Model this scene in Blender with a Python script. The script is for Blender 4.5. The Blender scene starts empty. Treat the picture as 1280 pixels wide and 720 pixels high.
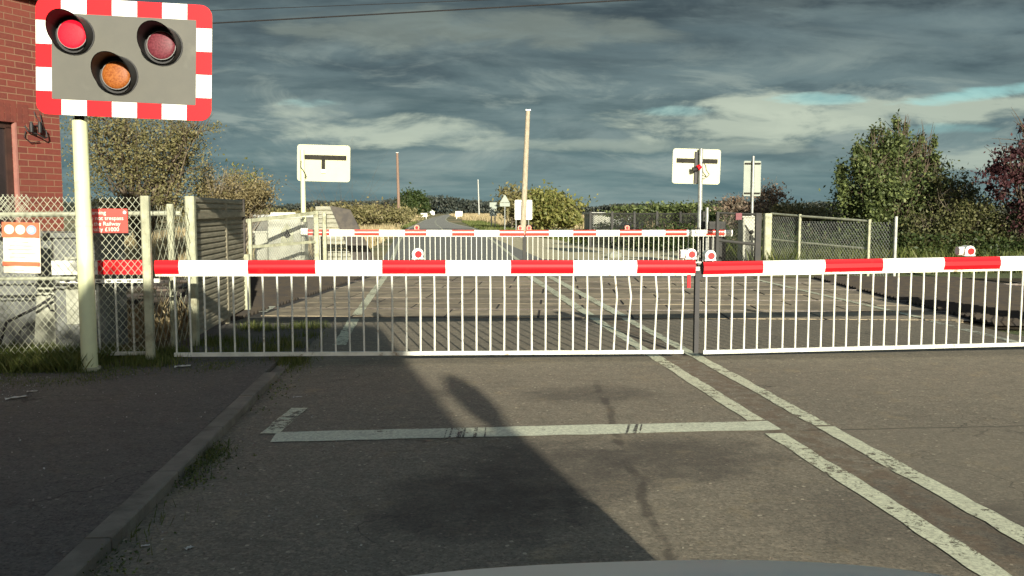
import bpy, math, random
import numpy as np
from mathutils import Vector, Matrix
random.seed(7); RNG = np.random.default_rng(11)
S = bpy.context.scene; COL = S.collection
R = math.radians

# ------------------------------------------------------------------ camera
F = 1110.0; YAW = R(4.65); PIT = R(4.94); EYE = 1.35
cd = bpy.data.cameras.new('camera'); cam = bpy.data.objects.new('camera', cd); COL.objects.link(cam)
cd.sensor_width = 36; cd.lens = F / 1280 * 36; cd.clip_end = 6000; cd.clip_start = .05
cam.location = (0, 0, EYE); cam.rotation_euler = (R(90) - PIT, 0, -YAW)
S.camera = cam
# ------------------------------------------------------------------ light
SUN_EL, SUN_AZ = R(14.3), R(170.3)      # clockwise from +Y
sd = Vector((math.sin(SUN_AZ) * math.cos(SUN_EL), math.cos(SUN_AZ) * math.cos(SUN_EL), math.sin(SUN_EL)))
sl = bpy.data.lights.new('sun', 'SUN'); so = bpy.data.objects.new('sun', sl); COL.objects.link(so)
sl.energy = 4.6; sl.angle = R(.55); sl.color = (1, .93, .78)
so.rotation_euler = sd.to_track_quat('Z', 'Y').to_euler(); so.location = (0, -20, 30)
S.view_settings.view_transform = 'Standard'; S.view_settings.look = 'None'
S.view_settings.exposure = 1.06; S.view_settings.gamma = 1

W = bpy.data.worlds.new('World'); S.world = W; W.use_nodes = True
nt = W.node_tree; nt.nodes.clear()
def N(t, typ, **kw):
    n = t.nodes.new(typ)
    for k, v in kw.items():
        if k.startswith('i_'):
            n.inputs[int(k[2:])].default_value = v
        else: setattr(n, k, v)
    return n
def math_(t, op, a, b=None, clamp=False):
    n = t.nodes.new('ShaderNodeMath'); n.operation = op; n.use_clamp = clamp
    for i, v in enumerate((a, b)):
        if v is None: continue
        if isinstance(v, (int, float)): n.inputs[i].default_value = v
        else: t.links.new(v, n.inputs[i])
    return n.outputs[0]
def smooth(t, v, a, b, c=0.0, d=1.0):
    n = t.nodes.new('ShaderNodeMapRange'); n.interpolation_type = 'SMOOTHSTEP'
    t.links.new(v, n.inputs[0]); n.inputs[1].default_value = a; n.inputs[2].default_value = b
    n.inputs[3].default_value = c; n.inputs[4].default_value = d
    return n.outputs[0]
def mixc(t, f, a, b, blend='MIX'):
    n = t.nodes.new('ShaderNodeMix'); n.data_type = 'RGBA'; n.blend_type = blend
    if isinstance(f, (int, float)): n.inputs[0].default_value = f
    else: t.links.new(f, n.inputs[0])
    for i, v in ((6, a), (7, b)):
        if isinstance(v, (tuple, list)): n.inputs[i].default_value = (*v[:3], 1)
        else: t.links.new(v, n.inputs[i])
    return n.outputs[2]
def noise(t, vec, scale, detail=3, rough=.5, dist=0.0):
    n = t.nodes.new('ShaderNodeTexNoise'); n.inputs['Scale'].default_value = scale
    n.inputs['Detail'].default_value = detail; n.inputs['Roughness'].default_value = rough
    n.inputs['Distortion'].default_value = dist
    if vec is not None: t.links.new(vec, n.inputs['Vector'])
    return n.outputs[0]
def mapping(t, vec, loc=(0, 0, 0), scale=(1, 1, 1), rot=(0, 0, 0)):
    n = t.nodes.new('ShaderNodeMapping'); t.links.new(vec, n.inputs[0])
    n.inputs[1].default_value = loc; n.inputs[2].default_value = rot; n.inputs[3].default_value = scale
    return n.outputs[0]

tc = nt.nodes.new('ShaderNodeTexCoord'); sep = nt.nodes.new('ShaderNodeSeparateXYZ')
nt.links.new(tc.outputs['Generated'], sep.inputs[0])
X, Y, Z = sep.outputs
zc = math_(nt, 'MAXIMUM', Z, 0.0)
den = math_(nt, 'ADD', zc, .15)
cx = math_(nt, 'DIVIDE', X, den); cy = math_(nt, 'DIVIDE', Y, den)
cmb = nt.nodes.new('ShaderNodeCombineXYZ'); nt.links.new(cx, cmb.inputs[0]); nt.links.new(cy, cmb.inputs[1])
pv = cmb.outputs[0]
n1 = noise(nt, mapping(nt, pv, (3.1, 1.7, 0), (.55, .95, 1), (0, 0, .12)), .95, 7, .50, .55)      # big shapes
n2 = noise(nt, mapping(nt, pv, (9.1, 4.7, 2), (.85, 1.7, 1), (0, 0, .1)), 1.5, 9, .55, .4)      # broken layers
n3 = noise(nt, mapping(nt, pv, (5.5, .2, 7), (.6, 1.2, 1), (0, 0, .08)), 1.6, 8, .54, .5)
sky = nt.nodes.new('ShaderNodeTexSky'); sky.sky_type = 'NISHITA'; sky.sun_disc = False
sky.sun_elevation = SUN_EL; sky.sun_rotation = SUN_AZ; sky.air_density = 1.0; sky.dust_density = 1.2; sky.ozone_density = 1.5
SKYS = .062
skyc = mixc(nt, 1.0, sky.outputs[0], (SKYS, SKYS, SKYS), 'MULTIPLY')
nn = math_(nt, 'ADD', math_(nt, 'MULTIPLY', n1, .55), math_(nt, 'MULTIPLY', n2, .45))
t1 = smooth(nt, nn, .36, .64)
dark = mixc(nt, t1, (.026, .035, .040), (.072, .094, .098))
hz = smooth(nt, zc, .0, .20, 1.0, 0.0)       # towards the horizon the cloud base turns teal and paler
dark = mixc(nt, math_(nt, 'MULTIPLY', hz, .9), dark, mixc(nt, t1, (.055, .092, .096), (.115, .150, .142)))
# sunlit breaks: each stands at a heading (u) and a height (w) of the sky, with ragged edges
yy = math_(nt, 'MAXIMUM', Y, .05); U = math_(nt, 'DIVIDE', X, yy); Wv = math_(nt, 'DIVIDE', zc, yy)
uvw = nt.nodes.new('ShaderNodeCombineXYZ'); nt.links.new(U, uvw.inputs[0]); nt.links.new(Wv, uvw.inputs[1])
b1 = noise(nt, mapping(nt, uvw.outputs[0], (2.3, .7, 1.1), (9, 30, 1)), 1.0, 9, .60, .35)
b2 = noise(nt, mapping(nt, uvw.outputs[0], (7.3, 2.1, 4.4), (4.2, 24, 1), (0, 0, .05)), 1.0, 9, .60, .45)
low = smooth(nt, Wv, .34, .12)
tb = smooth(nt, b2, .34, .66, -.5, .5)
dark = mixc(nt, math_(nt, 'MULTIPLY', smooth(nt, b2, .50, .68), .6), dark, mixc(nt, hz, (.092, .114, .112), (.150, .172, .158)))
dark = mixc(nt, math_(nt, 'MULTIPLY', smooth(nt, b2, .50, .34), .72), dark, mixc(nt, hz, (.030, .040, .046), (.050, .082, .090)))
dark = mixc(nt, math_(nt, 'MULTIPLY', smooth(nt, b1, .44, .66), .20), dark, (.13, .155, .15))
def brk(u, w, ru, rw, k, tilt=0.0, th=.2):
    du = math_(nt, 'SUBTRACT', U, u); dw = math_(nt, 'SUBTRACT', math_(nt, 'SUBTRACT', Wv, w), math_(nt, 'MULTIPLY', du, tilt))
    du = math_(nt, 'DIVIDE', du, ru); dw = math_(nt, 'DIVIDE', dw, rw)
    d = math_(nt, 'ADD', math_(nt, 'MULTIPLY', du, du), math_(nt, 'MULTIPLY', dw, dw))
    d = math_(nt, 'ADD', d, math_(nt, 'MULTIPLY', math_(nt, 'SUBTRACT', b1, .5), 6.5))
    d = math_(nt, 'ADD', d, math_(nt, 'MULTIPLY', math_(nt, 'SUBTRACT', b2, .5), 4.0))
    return smooth(nt, d, th, 1.9, k, 0)
creams = [(-.05, .088, .10, .016, .8), (-.13, .112, .05, .012, .6), (.33, .098, .13, .018, .8), (.37, .12, .06, .014, .85), (.55, .115, .16, .016, .75, .08), (.2, .075, .25, .008, .4), (.02, .20, .16, .02, .22), (.62, .06, .12, .012, .5)]
cyans = [(-.135, .118, .035, .006, .45), (.27, .112, .04, .006, .35), (.43, .128, .045, .006, .5), (.64, .138, .09, .007, .65, .12), (.58, .095, .05, .006, .3)]
bw = math_(nt, 'MULTIPLY', smooth(nt, Wv, .02, .07), smooth(nt, Wv, .11, .21, 1, .12))
b3 = noise(nt, mapping(nt, uvw.outputs[0], (4.1, 5.9, 2.2), (7, 26, 1), (0, 0, .04)), 1.0, 9, .62, .5)
cloud = mixc(nt, math_(nt, 'MULTIPLY', math_(nt, 'MULTIPLY', smooth(nt, b3, .50, .66), bw), .55), dark, (.20, .215, .185))
cloud = mixc(nt, math_(nt, 'MULTIPLY', math_(nt, 'MULTIPLY', smooth(nt, b3, .48, .36), bw), .45), cloud, (.042, .062, .066))
for a in creams: cloud = mixc(nt, brk(*a), cloud, (.27, .28, .22))
for a in cyans: cloud = mixc(nt, brk(*a), cloud, (.19, .33, .31))
front = smooth(nt, Y, -.35, .35)
cover = math_(nt, 'MAXIMUM', front, smooth(nt, n1, .5, .65, 0, .55))
cloud = mixc(nt, 1.0, cloud, (.98, 1.07, 1.10), 'MULTIPLY')
fin = mixc(nt, cover, skyc, cloud)
bg = nt.nodes.new('ShaderNodeBackground'); nt.links.new(fin, bg.inputs[0]); bg.inputs[1].default_value = 1.0
wo = nt.nodes.new('ShaderNodeOutputWorld'); nt.links.new(bg.outputs[0], wo.inputs[0])

# ------------------------------------------------------------------ measuring
def ray(px, py):
    x = (px - 640) / F; u = (360 - py) / F
    f = math.cos(PIT) + u * math.sin(PIT); z = -math.sin(PIT) + u * math.cos(PIT)
    return (x * math.cos(YAW) + f * math.sin(YAW), -x * math.sin(YAW) + f * math.cos(YAW), z)
def G(px, py, z=0.0):
    d = ray(px, py); t = (z - EYE) / d[2]; return Vector((d[0] * t, d[1] * t, z))
def at(px, py, y):
    d = ray(px, py); t = y / d[1]; return Vector((d[0] * t, y, EYE + d[2] * t))

# ------------------------------------------------------------------ materials
MATS = {}
def mat(name, col, rough=.6, col2=None, scale=6.0, lo=.35, hi=.65, bump=0.0, bscale=60.0, metal=0.0, dirt=None, dscale=2.0,
        dlo=.55, dhi=.75, emit=None, es=1.0, coat=0.0, detail=5, stretch=(1, 1, 1), island=0.0):
    if name in MATS: return MATS[name]
    m = bpy.data.materials.new(name); m.use_nodes = True; t = m.node_tree
    b = t.nodes['Principled BSDF']; b.inputs['Roughness'].default_value = rough; b.inputs['Metallic'].default_value = metal
    b.inputs['Coat Weight'].default_value = coat
    c = t.nodes.new('ShaderNodeTexCoord'); v = mapping(t, c.outputs['Object'], scale=stretch)
    col2 = col2 or tuple(x * .8 for x in col)
    out = mixc(t, smooth(t, noise(t, v, scale, detail, .6), lo, hi), col, col2)
    if dirt:
        out = mixc(t, smooth(t, noise(t, v, dscale, 7, .65), dlo, dhi), out, dirt)
    if island:
        g = t.nodes.new('ShaderNodeNewGeometry'); h = t.nodes.new('ShaderNodeHueSaturation')
        r = g.outputs['Random Per Island']
        t.links.new(out, h.inputs['Color'])
        t.links.new(smooth(t, r, 0, 1, 1 - island, 1 + island), h.inputs['Value'])
        out = h.outputs[0]
    t.links.new(out, b.inputs['Base Color'])
    if bump:
        bn = t.nodes.new('ShaderNodeBump'); bn.inputs['Strength'].default_value = bump; bn.inputs['Distance'].default_value = .01
        t.links.new(noise(t, v, bscale, 4, .6), bn.inputs['Height']); t.links.new(bn.outputs[0], b.inputs['Normal'])
    if emit:
        b.inputs['Emission Color'].default_value = (*emit, 1); b.inputs['Emission Strength'].default_value = es
    MATS[name] = m; return m
def leafmat(name, a, b_, c_, trans=.35, rough=.55):
    if name in MATS: return MATS[name]
    m = bpy.data.materials.new(name); m.use_nodes = True; t = m.node_tree; t.nodes.clear()
    g = t.nodes.new('ShaderNodeNewGeometry'); r = t.nodes.new('ShaderNodeValToRGB')
    r.color_ramp.elements[0].color = (*a, 1); r.color_ramp.elements[1].color = (*c_, 1)
    e = r.color_ramp.elements.new(.5); e.color = (*b_, 1)
    t.links.new(g.outputs['Random Per Island'], r.inputs[0])
    tc_ = t.nodes.new('ShaderNodeTexCoord')
    nz = noise(t, tc_.outputs['Object'], 1.6, 3, .5)
    col = mixc(t, smooth(t, nz, .35, .65, 0, .6), r.outputs[0], b_)
    p = t.nodes.new('ShaderNodeBsdfPrincipled'); p.inputs['Roughness'].default_value = rough
    p.inputs['Specular IOR Level'].default_value = .3
    t.links.new(col, p.inputs['Base Color'])
    tr = t.nodes.new('ShaderNodeBsdfTranslucent'); t.links.new(col, tr.inputs[0])
    mx = t.nodes.new('ShaderNodeMixShader'); mx.inputs[0].default_value = trans
    t.links.new(p.outputs[0], mx.inputs[1]); t.links.new(tr.outputs[0], mx.inputs[2])
    o = t.nodes.new('ShaderNodeOutputMaterial'); t.links.new(mx.outputs[0], o.inputs[0])
    MATS[name] = m; return m
def paintmat(name, col, wear=.5, scale=9.0, base=(.1, .1, .09)):
    """road paint: worn through to nothing where the noise is high"""
    if name in MATS: return MATS[name]
    m = bpy.data.materials.new(name); m.use_nodes = True; t = m.node_tree; b = t.nodes['Principled BSDF']
    c = t.nodes.new('ShaderNodeTexCoord'); v = c.outputs['Object']
    n = math_(t, 'ADD', math_(t, 'MULTIPLY', noise(t, v, scale, 8, .75), .50), math_(t, 'MULTIPLY', noise(t, v, 1.7, 4, .6), .30))
    n = math_(t, 'ADD', n, math_(t, 'MULTIPLY', noise(t, v, 75, 3, .7), .20))
    out = mixc(t, smooth(t, noise(t, v, 48, 6, .8), .40, .62), col, tuple(x * .62 for x in col))
    out = mixc(t, smooth(t, noise(t, v, 4, 6, .7), .5, .7, 0, .5), out, tuple(x * .6 for x in col))
    t.links.new(out, b.inputs['Base Color']); b.inputs['Roughness'].default_value = .7
    a = smooth(t, n, wear - .018, wear + .018, 1.0, 0.0)
    t.links.new(a, b.inputs['Alpha'])
    MATS[name] = m; return m

RED = mat('red_reflective', (.66, .006, .012), .5, (.60, .006, .011), 5, dirt=(.40, .03, .025), dscale=5, dlo=.60, dhi=.8)
RED.node_tree.nodes['Principled BSDF'].inputs['Specular IOR Level'].default_value = .22
WHITE = mat('white_paint', (.82, .83, .74), .38, (.74, .75, .66), 4, dirt=(.42, .40, .30), dscale=6, dlo=.58, dhi=.80)
WHITEB = mat('white_bar', (.66, .67, .58), .5, (.52, .53, .45), 7, dirt=(.24, .19, .13), dscale=14, dlo=.58, dhi=.72)
WRED = mat('pale_red', (.75, .22, .14), .5, (.7, .3, .2), 8)
CREAM = mat('cream_post', (.60, .64, .38), .5, (.54, .58, .35), 5, dirt=(.36, .36, .24), dscale=6, dlo=.6, dhi=.78, bump=.1)
CREAMB = mat('cream_board', (.47, .47, .29), .5, (.43, .43, .27), 3, dirt=(.42, .42, .28), dscale=2)
GREYF = mat('grey_panel', (.084, .083, .066), .6, (.074, .074, .06), 3, dirt=(.10, .10, .08), dscale=3)
BLACK = mat('black_metal', (.009, .009, .010), .6, (.014, .014, .014), 8)
DGREY = mat('dark_bracket', (.020, .019, .016), .85, (.03, .028, .022), 10)
for l_ in (DGREY,): l_.node_tree.nodes['Principled BSDF'].inputs['Specular IOR Level'].default_value = .2
GALV = mat('galvanised', (.34, .36, .33), .42, (.24, .25, .23), 9, metal=.35, dirt=(.3, .24, .16), dscale=7, dlo=.62)
GALVY = mat('weathered_wire', (.40, .42, .31), .55, (.28, .29, .21), 12, metal=.1)
POSTM = mat('pale_concrete_post', (.40, .41, .28), .8, (.27, .28, .19), 9, bump=.5, bscale=40, dirt=(.2, .19, .12), dscale=5)
CABM = mat('cabinet_grey', (.37, .38, .30), .5, (.30, .31, .24), 3, dirt=(.2, .19, .13), dscale=4, dlo=.55, dhi=.75)
CABD = mat('machine_grey', (.17, .18, .16), .5, (.12, .13, .12), 5, dirt=(.08, .07, .05), dscale=5)
DARKST = mat('dark_steel', (.016, .018, .016), .7, (.026, .025, .02), 12)
CORR = mat('weathered_board', (.29, .265, .185), .75, (.21, .19, .13), 5, dirt=(.16, .16, .10), dscale=3, stretch=(1, 1, 5), bump=.4)
WOODP = mat('pole_wood', (.40, .36, .26), .85, (.24, .2, .14), 6, stretch=(9, 9, .7), bump=.4)
WOODB = mat('pole_brown', (.22, .14, .10), .85, (.15, .1, .07), 6, stretch=(9, 9, .7))
STEELR = mat('rail_steel', (.11, .07, .05), .7, (.15, .09, .06), 9)
RAILT = mat('rail_top', (.16, .14, .12), .35, (.07, .055, .045), 14, metal=.3)
LENSR = mat('dull_red_lens', (.09, .015, .022), .5, (.15, .032, .042), 75)
LENSA = mat('amber_lens', (.19, .048, .006), .5, (.30, .10, .02), 80)
LENSL = mat('lit_red_lens', (.10, .002, .004), .6, (.14, .01, .015), 130, emit=(1, .012, .035), es=.62)
for l_ in (LENSL, LENSR, LENSA): l_.node_tree.nodes['Principled BSDF'].inputs['Specular IOR Level'].default_value = .25
BLENS = mat('boom_red_lens', (.65, .02, .03), .2, (.5, .02, .02), 20)
BARK = mat('bark', (.11, .085, .055), .9, (.06, .045, .03), 9, bump=.5)
BARKP = mat('pale_bark', (.20, .17, .12), .9, (.12, .1, .07), 9)

# ------------------------------------------------------------------ mesh helpers
class MB:
    def __init__(s): s.v = []; s.f = []; s.m = []
    def add(s, vs, fs, mi=0):
        o = len(s.v); s.v += [tuple(v) for v in vs]; s.f += [tuple(i + o for i in f) for f in fs]; s.m += [mi] * len(fs); return s
    def box(s, c, d, mi=0, rot=None, bev=0.0):
        x, y, z = d[0] / 2, d[1] / 2, d[2] / 2
        if bev:
            # chamfered prism along the longest axis
            ax = max(range(3), key=lambda i: d[i]); o = [i for i in range(3) if i != ax]
            a, b = d[o[0]] / 2, d[o[1]] / 2; e = min(bev, a * .9, b * .9)
            prof = [(-a + e, -b), (a - e, -b), (a, -b + e), (a, b - e), (a - e, b), (-a + e, b), (-a, b - e), (-a, -b + e)]
            vs = []
            for sgn in (-1, 1):
                for p in prof:
                    q = [0, 0, 0]; q[ax] = sgn * d[ax] / 2; q[o[0]] = p[0]; q[o[1]] = p[1]; vs.append(Vector(q))
            fs = [tuple(range(7, -1, -1)), tuple(range(8, 16))] + [(i, (i + 1) % 8, 8 + (i + 1) % 8, 8 + i) for i in range(8)]
        else:
            vs = [Vector((i, j, k)) for i in (-x, x) for j in (-y, y) for k in (-z, z)]
            fs = [(0, 1, 3, 2), (4, 6, 7, 5), (0, 4, 5, 1), (2, 3, 7, 6), (0, 2, 6, 4), (1, 5, 7, 3)]
        if rot is not None: vs = [rot @ v for v in vs]
        c = Vector(c); return s.add([v + c for v in vs], fs, mi)
    def b2(s, a, b, mi=0, bev=0.0):
        return s.box([(a[i] + b[i]) / 2 for i in range(3)], [abs(b[i] - a[i]) for i in range(3)], mi, None, bev)
    def bar(s, a, b, w, h=None, mi=0, n=4):
        """square or round bar from a to b"""
        a, b = Vector(a), Vector(b); h = h or w; d = (b - a).normalized()
        up = Vector((0, 0, 1)) if abs(d.z) < .95 else Vector((0, 1, 0))
        r = d.cross(up).normalized(); u = r.cross(d)
        pr = [(-w / 2, -h / 2), (w / 2, -h / 2), (w / 2, h / 2), (-w / 2, h / 2)] if n == 4 else \
             [(math.cos(2 * math.pi * i / n) * w / 2, math.sin(2 * math.pi * i / n) * h / 2) for i in range(n)]
        vs = [p + r * x + u * y for p in (a, b) for x, y in pr]
        fs = [tuple(range(n - 1, -1, -1)), tuple(range(n, 2 * n))] + [(i, (i + 1) % n, n + (i + 1) % n, n + i) for i in range(n)]
        return s.add(vs, fs, mi)
    def tube(s, pts, rad, n=10, mi=0, cap=True):
        pts = [Vector(p) for p in pts]; rad = rad if isinstance(rad, (list, tuple)) else [rad] * len(pts)
        vs = []; prev = None
        for i, p in enumerate(pts):
            d = (pts[min(i + 1, len(pts) - 1)] - pts[max(i - 1, 0)]).normalized()
            if prev is None:
                r = d.cross(Vector((0, 0, 1)) if abs(d.z) < .9 else Vector((1, 0, 0))).normalized()
            else: r = (prev - d * prev.dot(d)).normalized()
            prev = r; u = d.cross(r)
            vs += [p + (r * math.cos(2 * math.pi * k / n) + u * math.sin(2 * math.pi * k / n)) * rad[i] for k in range(n)]
        fs = []
        for i in range(len(pts) - 1):
            fs += [(i * n + k, i * n + (k + 1) % n, (i + 1) * n + (k + 1) % n, (i + 1) * n + k) for k in range(n)]
        if cap: fs += [tuple(range(n - 1, -1, -1)), tuple(range((len(pts) - 1) * n, len(pts) * n))]
        return s.add(vs, fs, mi)
    def prism(s, poly, a, b, axes='xz', mi=0):
        """extrude a 2-D outline between a and b along the third axis"""
        def mk(p, t):
            if axes == 'xz': return (p[0], t, p[1])
            if axes == 'yz': return (t, p[0], p[1])
            return (p[0], p[1], t)
        n = len(poly); vs = [mk(p, a) for p in poly] + [mk(p, b) for p in poly]
        fs = [tuple(range(n)), tuple(range(2 * n - 1, n - 1, -1))] + [(i, i + n, (i + 1) % n + n, (i + 1) % n) for i in range(n)]
        return s.add(vs, fs, mi)
    def grid(s, rows, mi=0, closed=False):
        n = len(rows[0]); vs = [p for r in rows for p in r]; fs = []
        for i in range(len(rows) - 1):
            for k in range(n if closed else n - 1):
                fs.append((i * n + k, i * n + (k + 1) % n, (i + 1) * n + (k + 1) % n, (i + 1) * n + k))
        return s.add(vs, fs, mi)
    def build(s, name, mats, parent=None, smooth_=False, loc=None, rot=None, recalc=True):
        me = bpy.data.meshes.new(name); me.from_pydata(s.v, [], s.f); 
        for m in (mats if isinstance(mats, (list, tuple)) else [mats]): me.materials.append(m)
        me.polygons.foreach_set('material_index', s.m)
        if recalc:
            import bmesh
            bm = bmesh.new(); bm.from_mesh(me); bmesh.ops.recalc_face_normals(bm, faces=bm.faces); bm.to_mesh(me); bm.free()
        if smooth_:
            me.polygons.foreach_set('use_smooth', [True] * len(me.polygons))
            me.set_sharp_from_angle(angle=R(38))
        me.update()
        o = bpy.data.objects.new(name, me); COL.objects.link(o)
        if parent: o.parent = parent
        if loc is not None: o.location = loc
        if rot is not None: o.rotation_euler = rot
        return o
def tag(o, label=None, cat=None, group=None, kind=None):
    if label: o['label'] = label
    if cat: o['category'] = cat
    if group: o['group'] = group
    if kind: o['kind'] = kind
    return o
def empty(name, loc, label, cat, group=None, rz=0.0, kind=None):
    o = bpy.data.objects.new(name, None); COL.objects.link(o); o.location = loc; o.rotation_euler = (0, 0, rz)
    return tag(o, label, cat, group, kind)
def copy_tree(o, parent=None):
    c = o.copy(); COL.objects.link(c); c.parent = parent
    for ch in o.children: copy_tree(ch, c)
    return c
def struct(o): o['kind'] = 'structure'; return o
def text(name, body, size, m, parent, loc, rot, ext=.0008, align='LEFT'):
    cu = bpy.data.curves.new(name, 'FONT'); cu.body = body; cu.size = size; cu.extrude = ext; cu.align_x = align
    cu.materials.append(m); o = bpy.data.objects.new(name, cu); COL.objects.link(o); o.parent = parent
    bpy.context.view_layer.update()
    me = bpy.data.meshes.new_from_object(o.evaluated_get(bpy.context.evaluated_depsgraph_get())); bpy.data.objects.remove(o)
    o = bpy.data.objects.new(name, me); COL.objects.link(o); o.parent = parent
    o.location = loc; o.rotation_euler = rot; return o

# ------------------------------------------------------------------ ground
def asphalt(name, base, base2, special=False):
    m = bpy.data.materials.new(name); m.use_nodes = True; t = m.node_tree; b = t.nodes['Principled BSDF']
    c = t.nodes.new('ShaderNodeTexCoord'); v = c.outputs['Object']
    big = noise(t, v, .55, 5, .6, .4); mid = noise(t, v, 5.5, 6, .65); fine = noise(t, v, 62, 4, .8)
    out = mixc(t, smooth(t, big, .35, .65), base, base2)
    out = mixc(t, smooth(t, mid, .45, .75, 0, .40), out, tuple(x * .55 for x in base))
    vs = t.nodes.new('ShaderNodeTexVoronoi'); vs.inputs['Scale'].default_value = 78; t.links.new(v, vs.inputs['Vector'])
    sp_c = t.nodes.new('ShaderNodeSeparateColor'); t.links.new(vs.outputs['Color'], sp_c.inputs[0])
    out = mixc(t, smooth(t, sp_c.outputs[0], .55, .95, 0, .28), out, tuple(min(1, x * q) for x, q in zip(base, (2.3, 2.1, 2.0))))
    out = mixc(t, smooth(t, sp_c.outputs[1], .6, .95, 0, .38), out, tuple(x * .35 for x in base))
    out = mixc(t, smooth(t, fine, .50, .66, 0, .36), out, tuple(min(1, x * 1.9) for x in base))
    out = mixc(t, smooth(t, sp_c.outputs[2], .992, .998, 0, .6), out, tuple(min(1, x * 3.2) for x in base))
    out = mixc(t, smooth(t, noise(t, mapping(t, v, scale=(1.2, 3.5, 1)), 2.4, 7, .68, .5), .50, .70, 0, .38), out, tuple(x * .5 for x in base))
    out = mixc(t, smooth(t, noise(t, mapping(t, v, loc=(3, 8, 0)), 3.3, 7, .7), .54, .70, 0, .45), out, tuple(x * q for x, q in zip(base, (1.6, 1.45, 1.15))))
    out = mixc(t, smooth(t, noise(t, v, 34, 5, .75), .48, .66, 0, .55), out, tuple(x * .45 for x in base))
    out = mixc(t, smooth(t, noise(t, v, 75, 2, .6), .30, .44, .75, 0), out, tuple(x * .3 for x in base))
    out = mixc(t, smooth(t, noise(t, v, 13, 6, .7, .6), .50, .68, 0, .35), out, tuple(min(1, x * 1.55) for x in base))
    vo = t.nodes.new('ShaderNodeTexVoronoi'); vo.feature = 'DISTANCE_TO_EDGE'; vo.inputs['Scale'].default_value = .55
    wv = mapping(t, v); 
    ns = t.nodes.new('ShaderNodeTexNoise'); ns.inputs['Scale'].default_value = 2.5; ns.inputs['Detail'].default_value = 6
    t.links.new(v, ns.inputs['Vector'])
    va = t.nodes.new('ShaderNodeVectorMath'); va.operation = 'MULTIPLY_ADD'; t.links.new(ns.outputs['Color'], va.inputs[0])
    va.inputs[1].default_value = (.7, .7, .7); t.links.new(v, va.inputs[2]); t.links.new(va.outputs[0], vo.inputs['Vector'])
    crack = math_(t, 'MULTIPLY', smooth(t, vo.outputs['Distance'], .0, .007, 1, 0), smooth(t, big, .5, .6))
    out = mixc(t, math_(t, 'MULTIPLY', crack, .75), out, (.02, .018, .016))
    if special:
        sp = t.nodes.new('ShaderNodeSeparateXYZ'); t.links.new(v, sp.inputs[0]); x, y, z = sp.outputs
        # sealed seam wandering along the lane
        wob = math_(t, 'MULTIPLY', math_(t, 'SUBTRACT', noise(t, v, 2.2, 5, .6), .5), .16)
        seam = math_(t, 'ABSOLUTE', math_(t, 'SUBTRACT', math_(t, 'ADD', x, wob), math_(t, 'ADD', math_(t, 'MULTIPLY', y, .10), .55)))
        sm = math_(t, 'MULTIPLY', smooth(t, seam, .012, .04, 1, 0), smooth(t, noise(t, v, 3.1, 4), .38, .5))
        sm = math_(t, 'MULTIPLY', sm, smooth(t, y, 7.2, 6.4, 0, 1))
        out = mixc(t, math_(t, 'MULTIPLY', sm, .55), out, (.028, .022, .018))
        # oil and tyre-dust patches around the stop line
        def blob(px, py, rx, ry, k):
            dx = math_(t, 'DIVIDE', math_(t, 'SUBTRACT', x, px), rx); dy = math_(t, 'DIVIDE', math_(t, 'SUBTRACT', y, py), ry)
            d = math_(t, 'ADD', math_(t, 'MULTIPLY', dx, dx), math_(t, 'MULTIPLY', dy, dy))
            d = math_(t, 'ADD', d, math_(t, 'MULTIPLY', math_(t, 'SUBTRACT', noise(t, v, 4.5, 6, .65), .5), 3.2))
            return smooth(t, d, .0, 1.7, k * .95, 0)
        for a in ((1.3, 4.72, .55, .42, .6), (.55, 4.5, .5, .65, .55), (1.1, 6.4, .5, .3, .5), (.15, 4.0, .5, .5, .6), (2.6, 3.3, .35, .5, .6), (2.1, 3.6, .6, .6, .35)):
            out = mixc(t, blob(*a), out, (.035, .031, .028))
        # cold joint across the far lane
        yj = math_(t, 'ABSOLUTE', math_(t, 'SUBTRACT', math_(t, 'ADD', y, math_(t, 'MULTIPLY', noise(t, v, 3, 4), .06)), 5.26))
        j = math_(t, 'MULTIPLY', smooth(t, yj, .006, .016, 1, 0), smooth(t, x, 2.2, 2.3))
        out = mixc(t, math_(t, 'MULTIPLY', j, .8), out, (.02, .018, .015))
        # newer darker strip in the far lane
        out = mixc(t, math_(t, 'MULTIPLY', smooth(t, y, 5.25, 5.28, 1, 0), smooth(t, x, 2.45, 2.5, 0, .28)), out, tuple(q * .9 for q in base))
        # brown grit between the two centre lines
        g = math_(t, 'MULTIPLY', smooth(t, math_(t, 'ABSOLUTE', math_(t, 'SUBTRACT', x, 2.18)), .1, .22, 1, 0), smooth(t, noise(t, v, 9, 5), .4, .6))
        out = mixc(t, math_(t, 'MULTIPLY', g, .5), out, (.115, .075, .045))
    t.links.new(out, b.inputs['Base Color']); b.inputs['Roughness'].default_value = .85; b.inputs['Specular IOR Level'].default_value = .35
    bn = t.nodes.new('ShaderNodeBump'); bn.inputs['Strength'].default_value = .55; bn.inputs['Distance'].default_value = .004
    t.links.new(noise(t, v, 110, 4, .7), bn.inputs['Height']); t.links.new(bn.outputs[0], b.inputs['Normal'])
    return m
ROAD = asphalt('road_asphalt', (.200, .178, .130), (.166, .150, .112), True)
ROAD2 = asphalt('road_asphalt_far', (.20, .205, .18), (.17, .175, .155))
FOOT = asphalt('footway_asphalt', (.090, .087, .076), (.112, .106, .088))
TAN = asphalt('pale_hardstanding', (.52, .47, .30), (.44, .40, .26))
def sheet(name, poly, z, m):
    o = MB().add([(p[0], p[1], z) for p in poly], [tuple(range(len(poly)))]).build(name, m); return struct(o)
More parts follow.
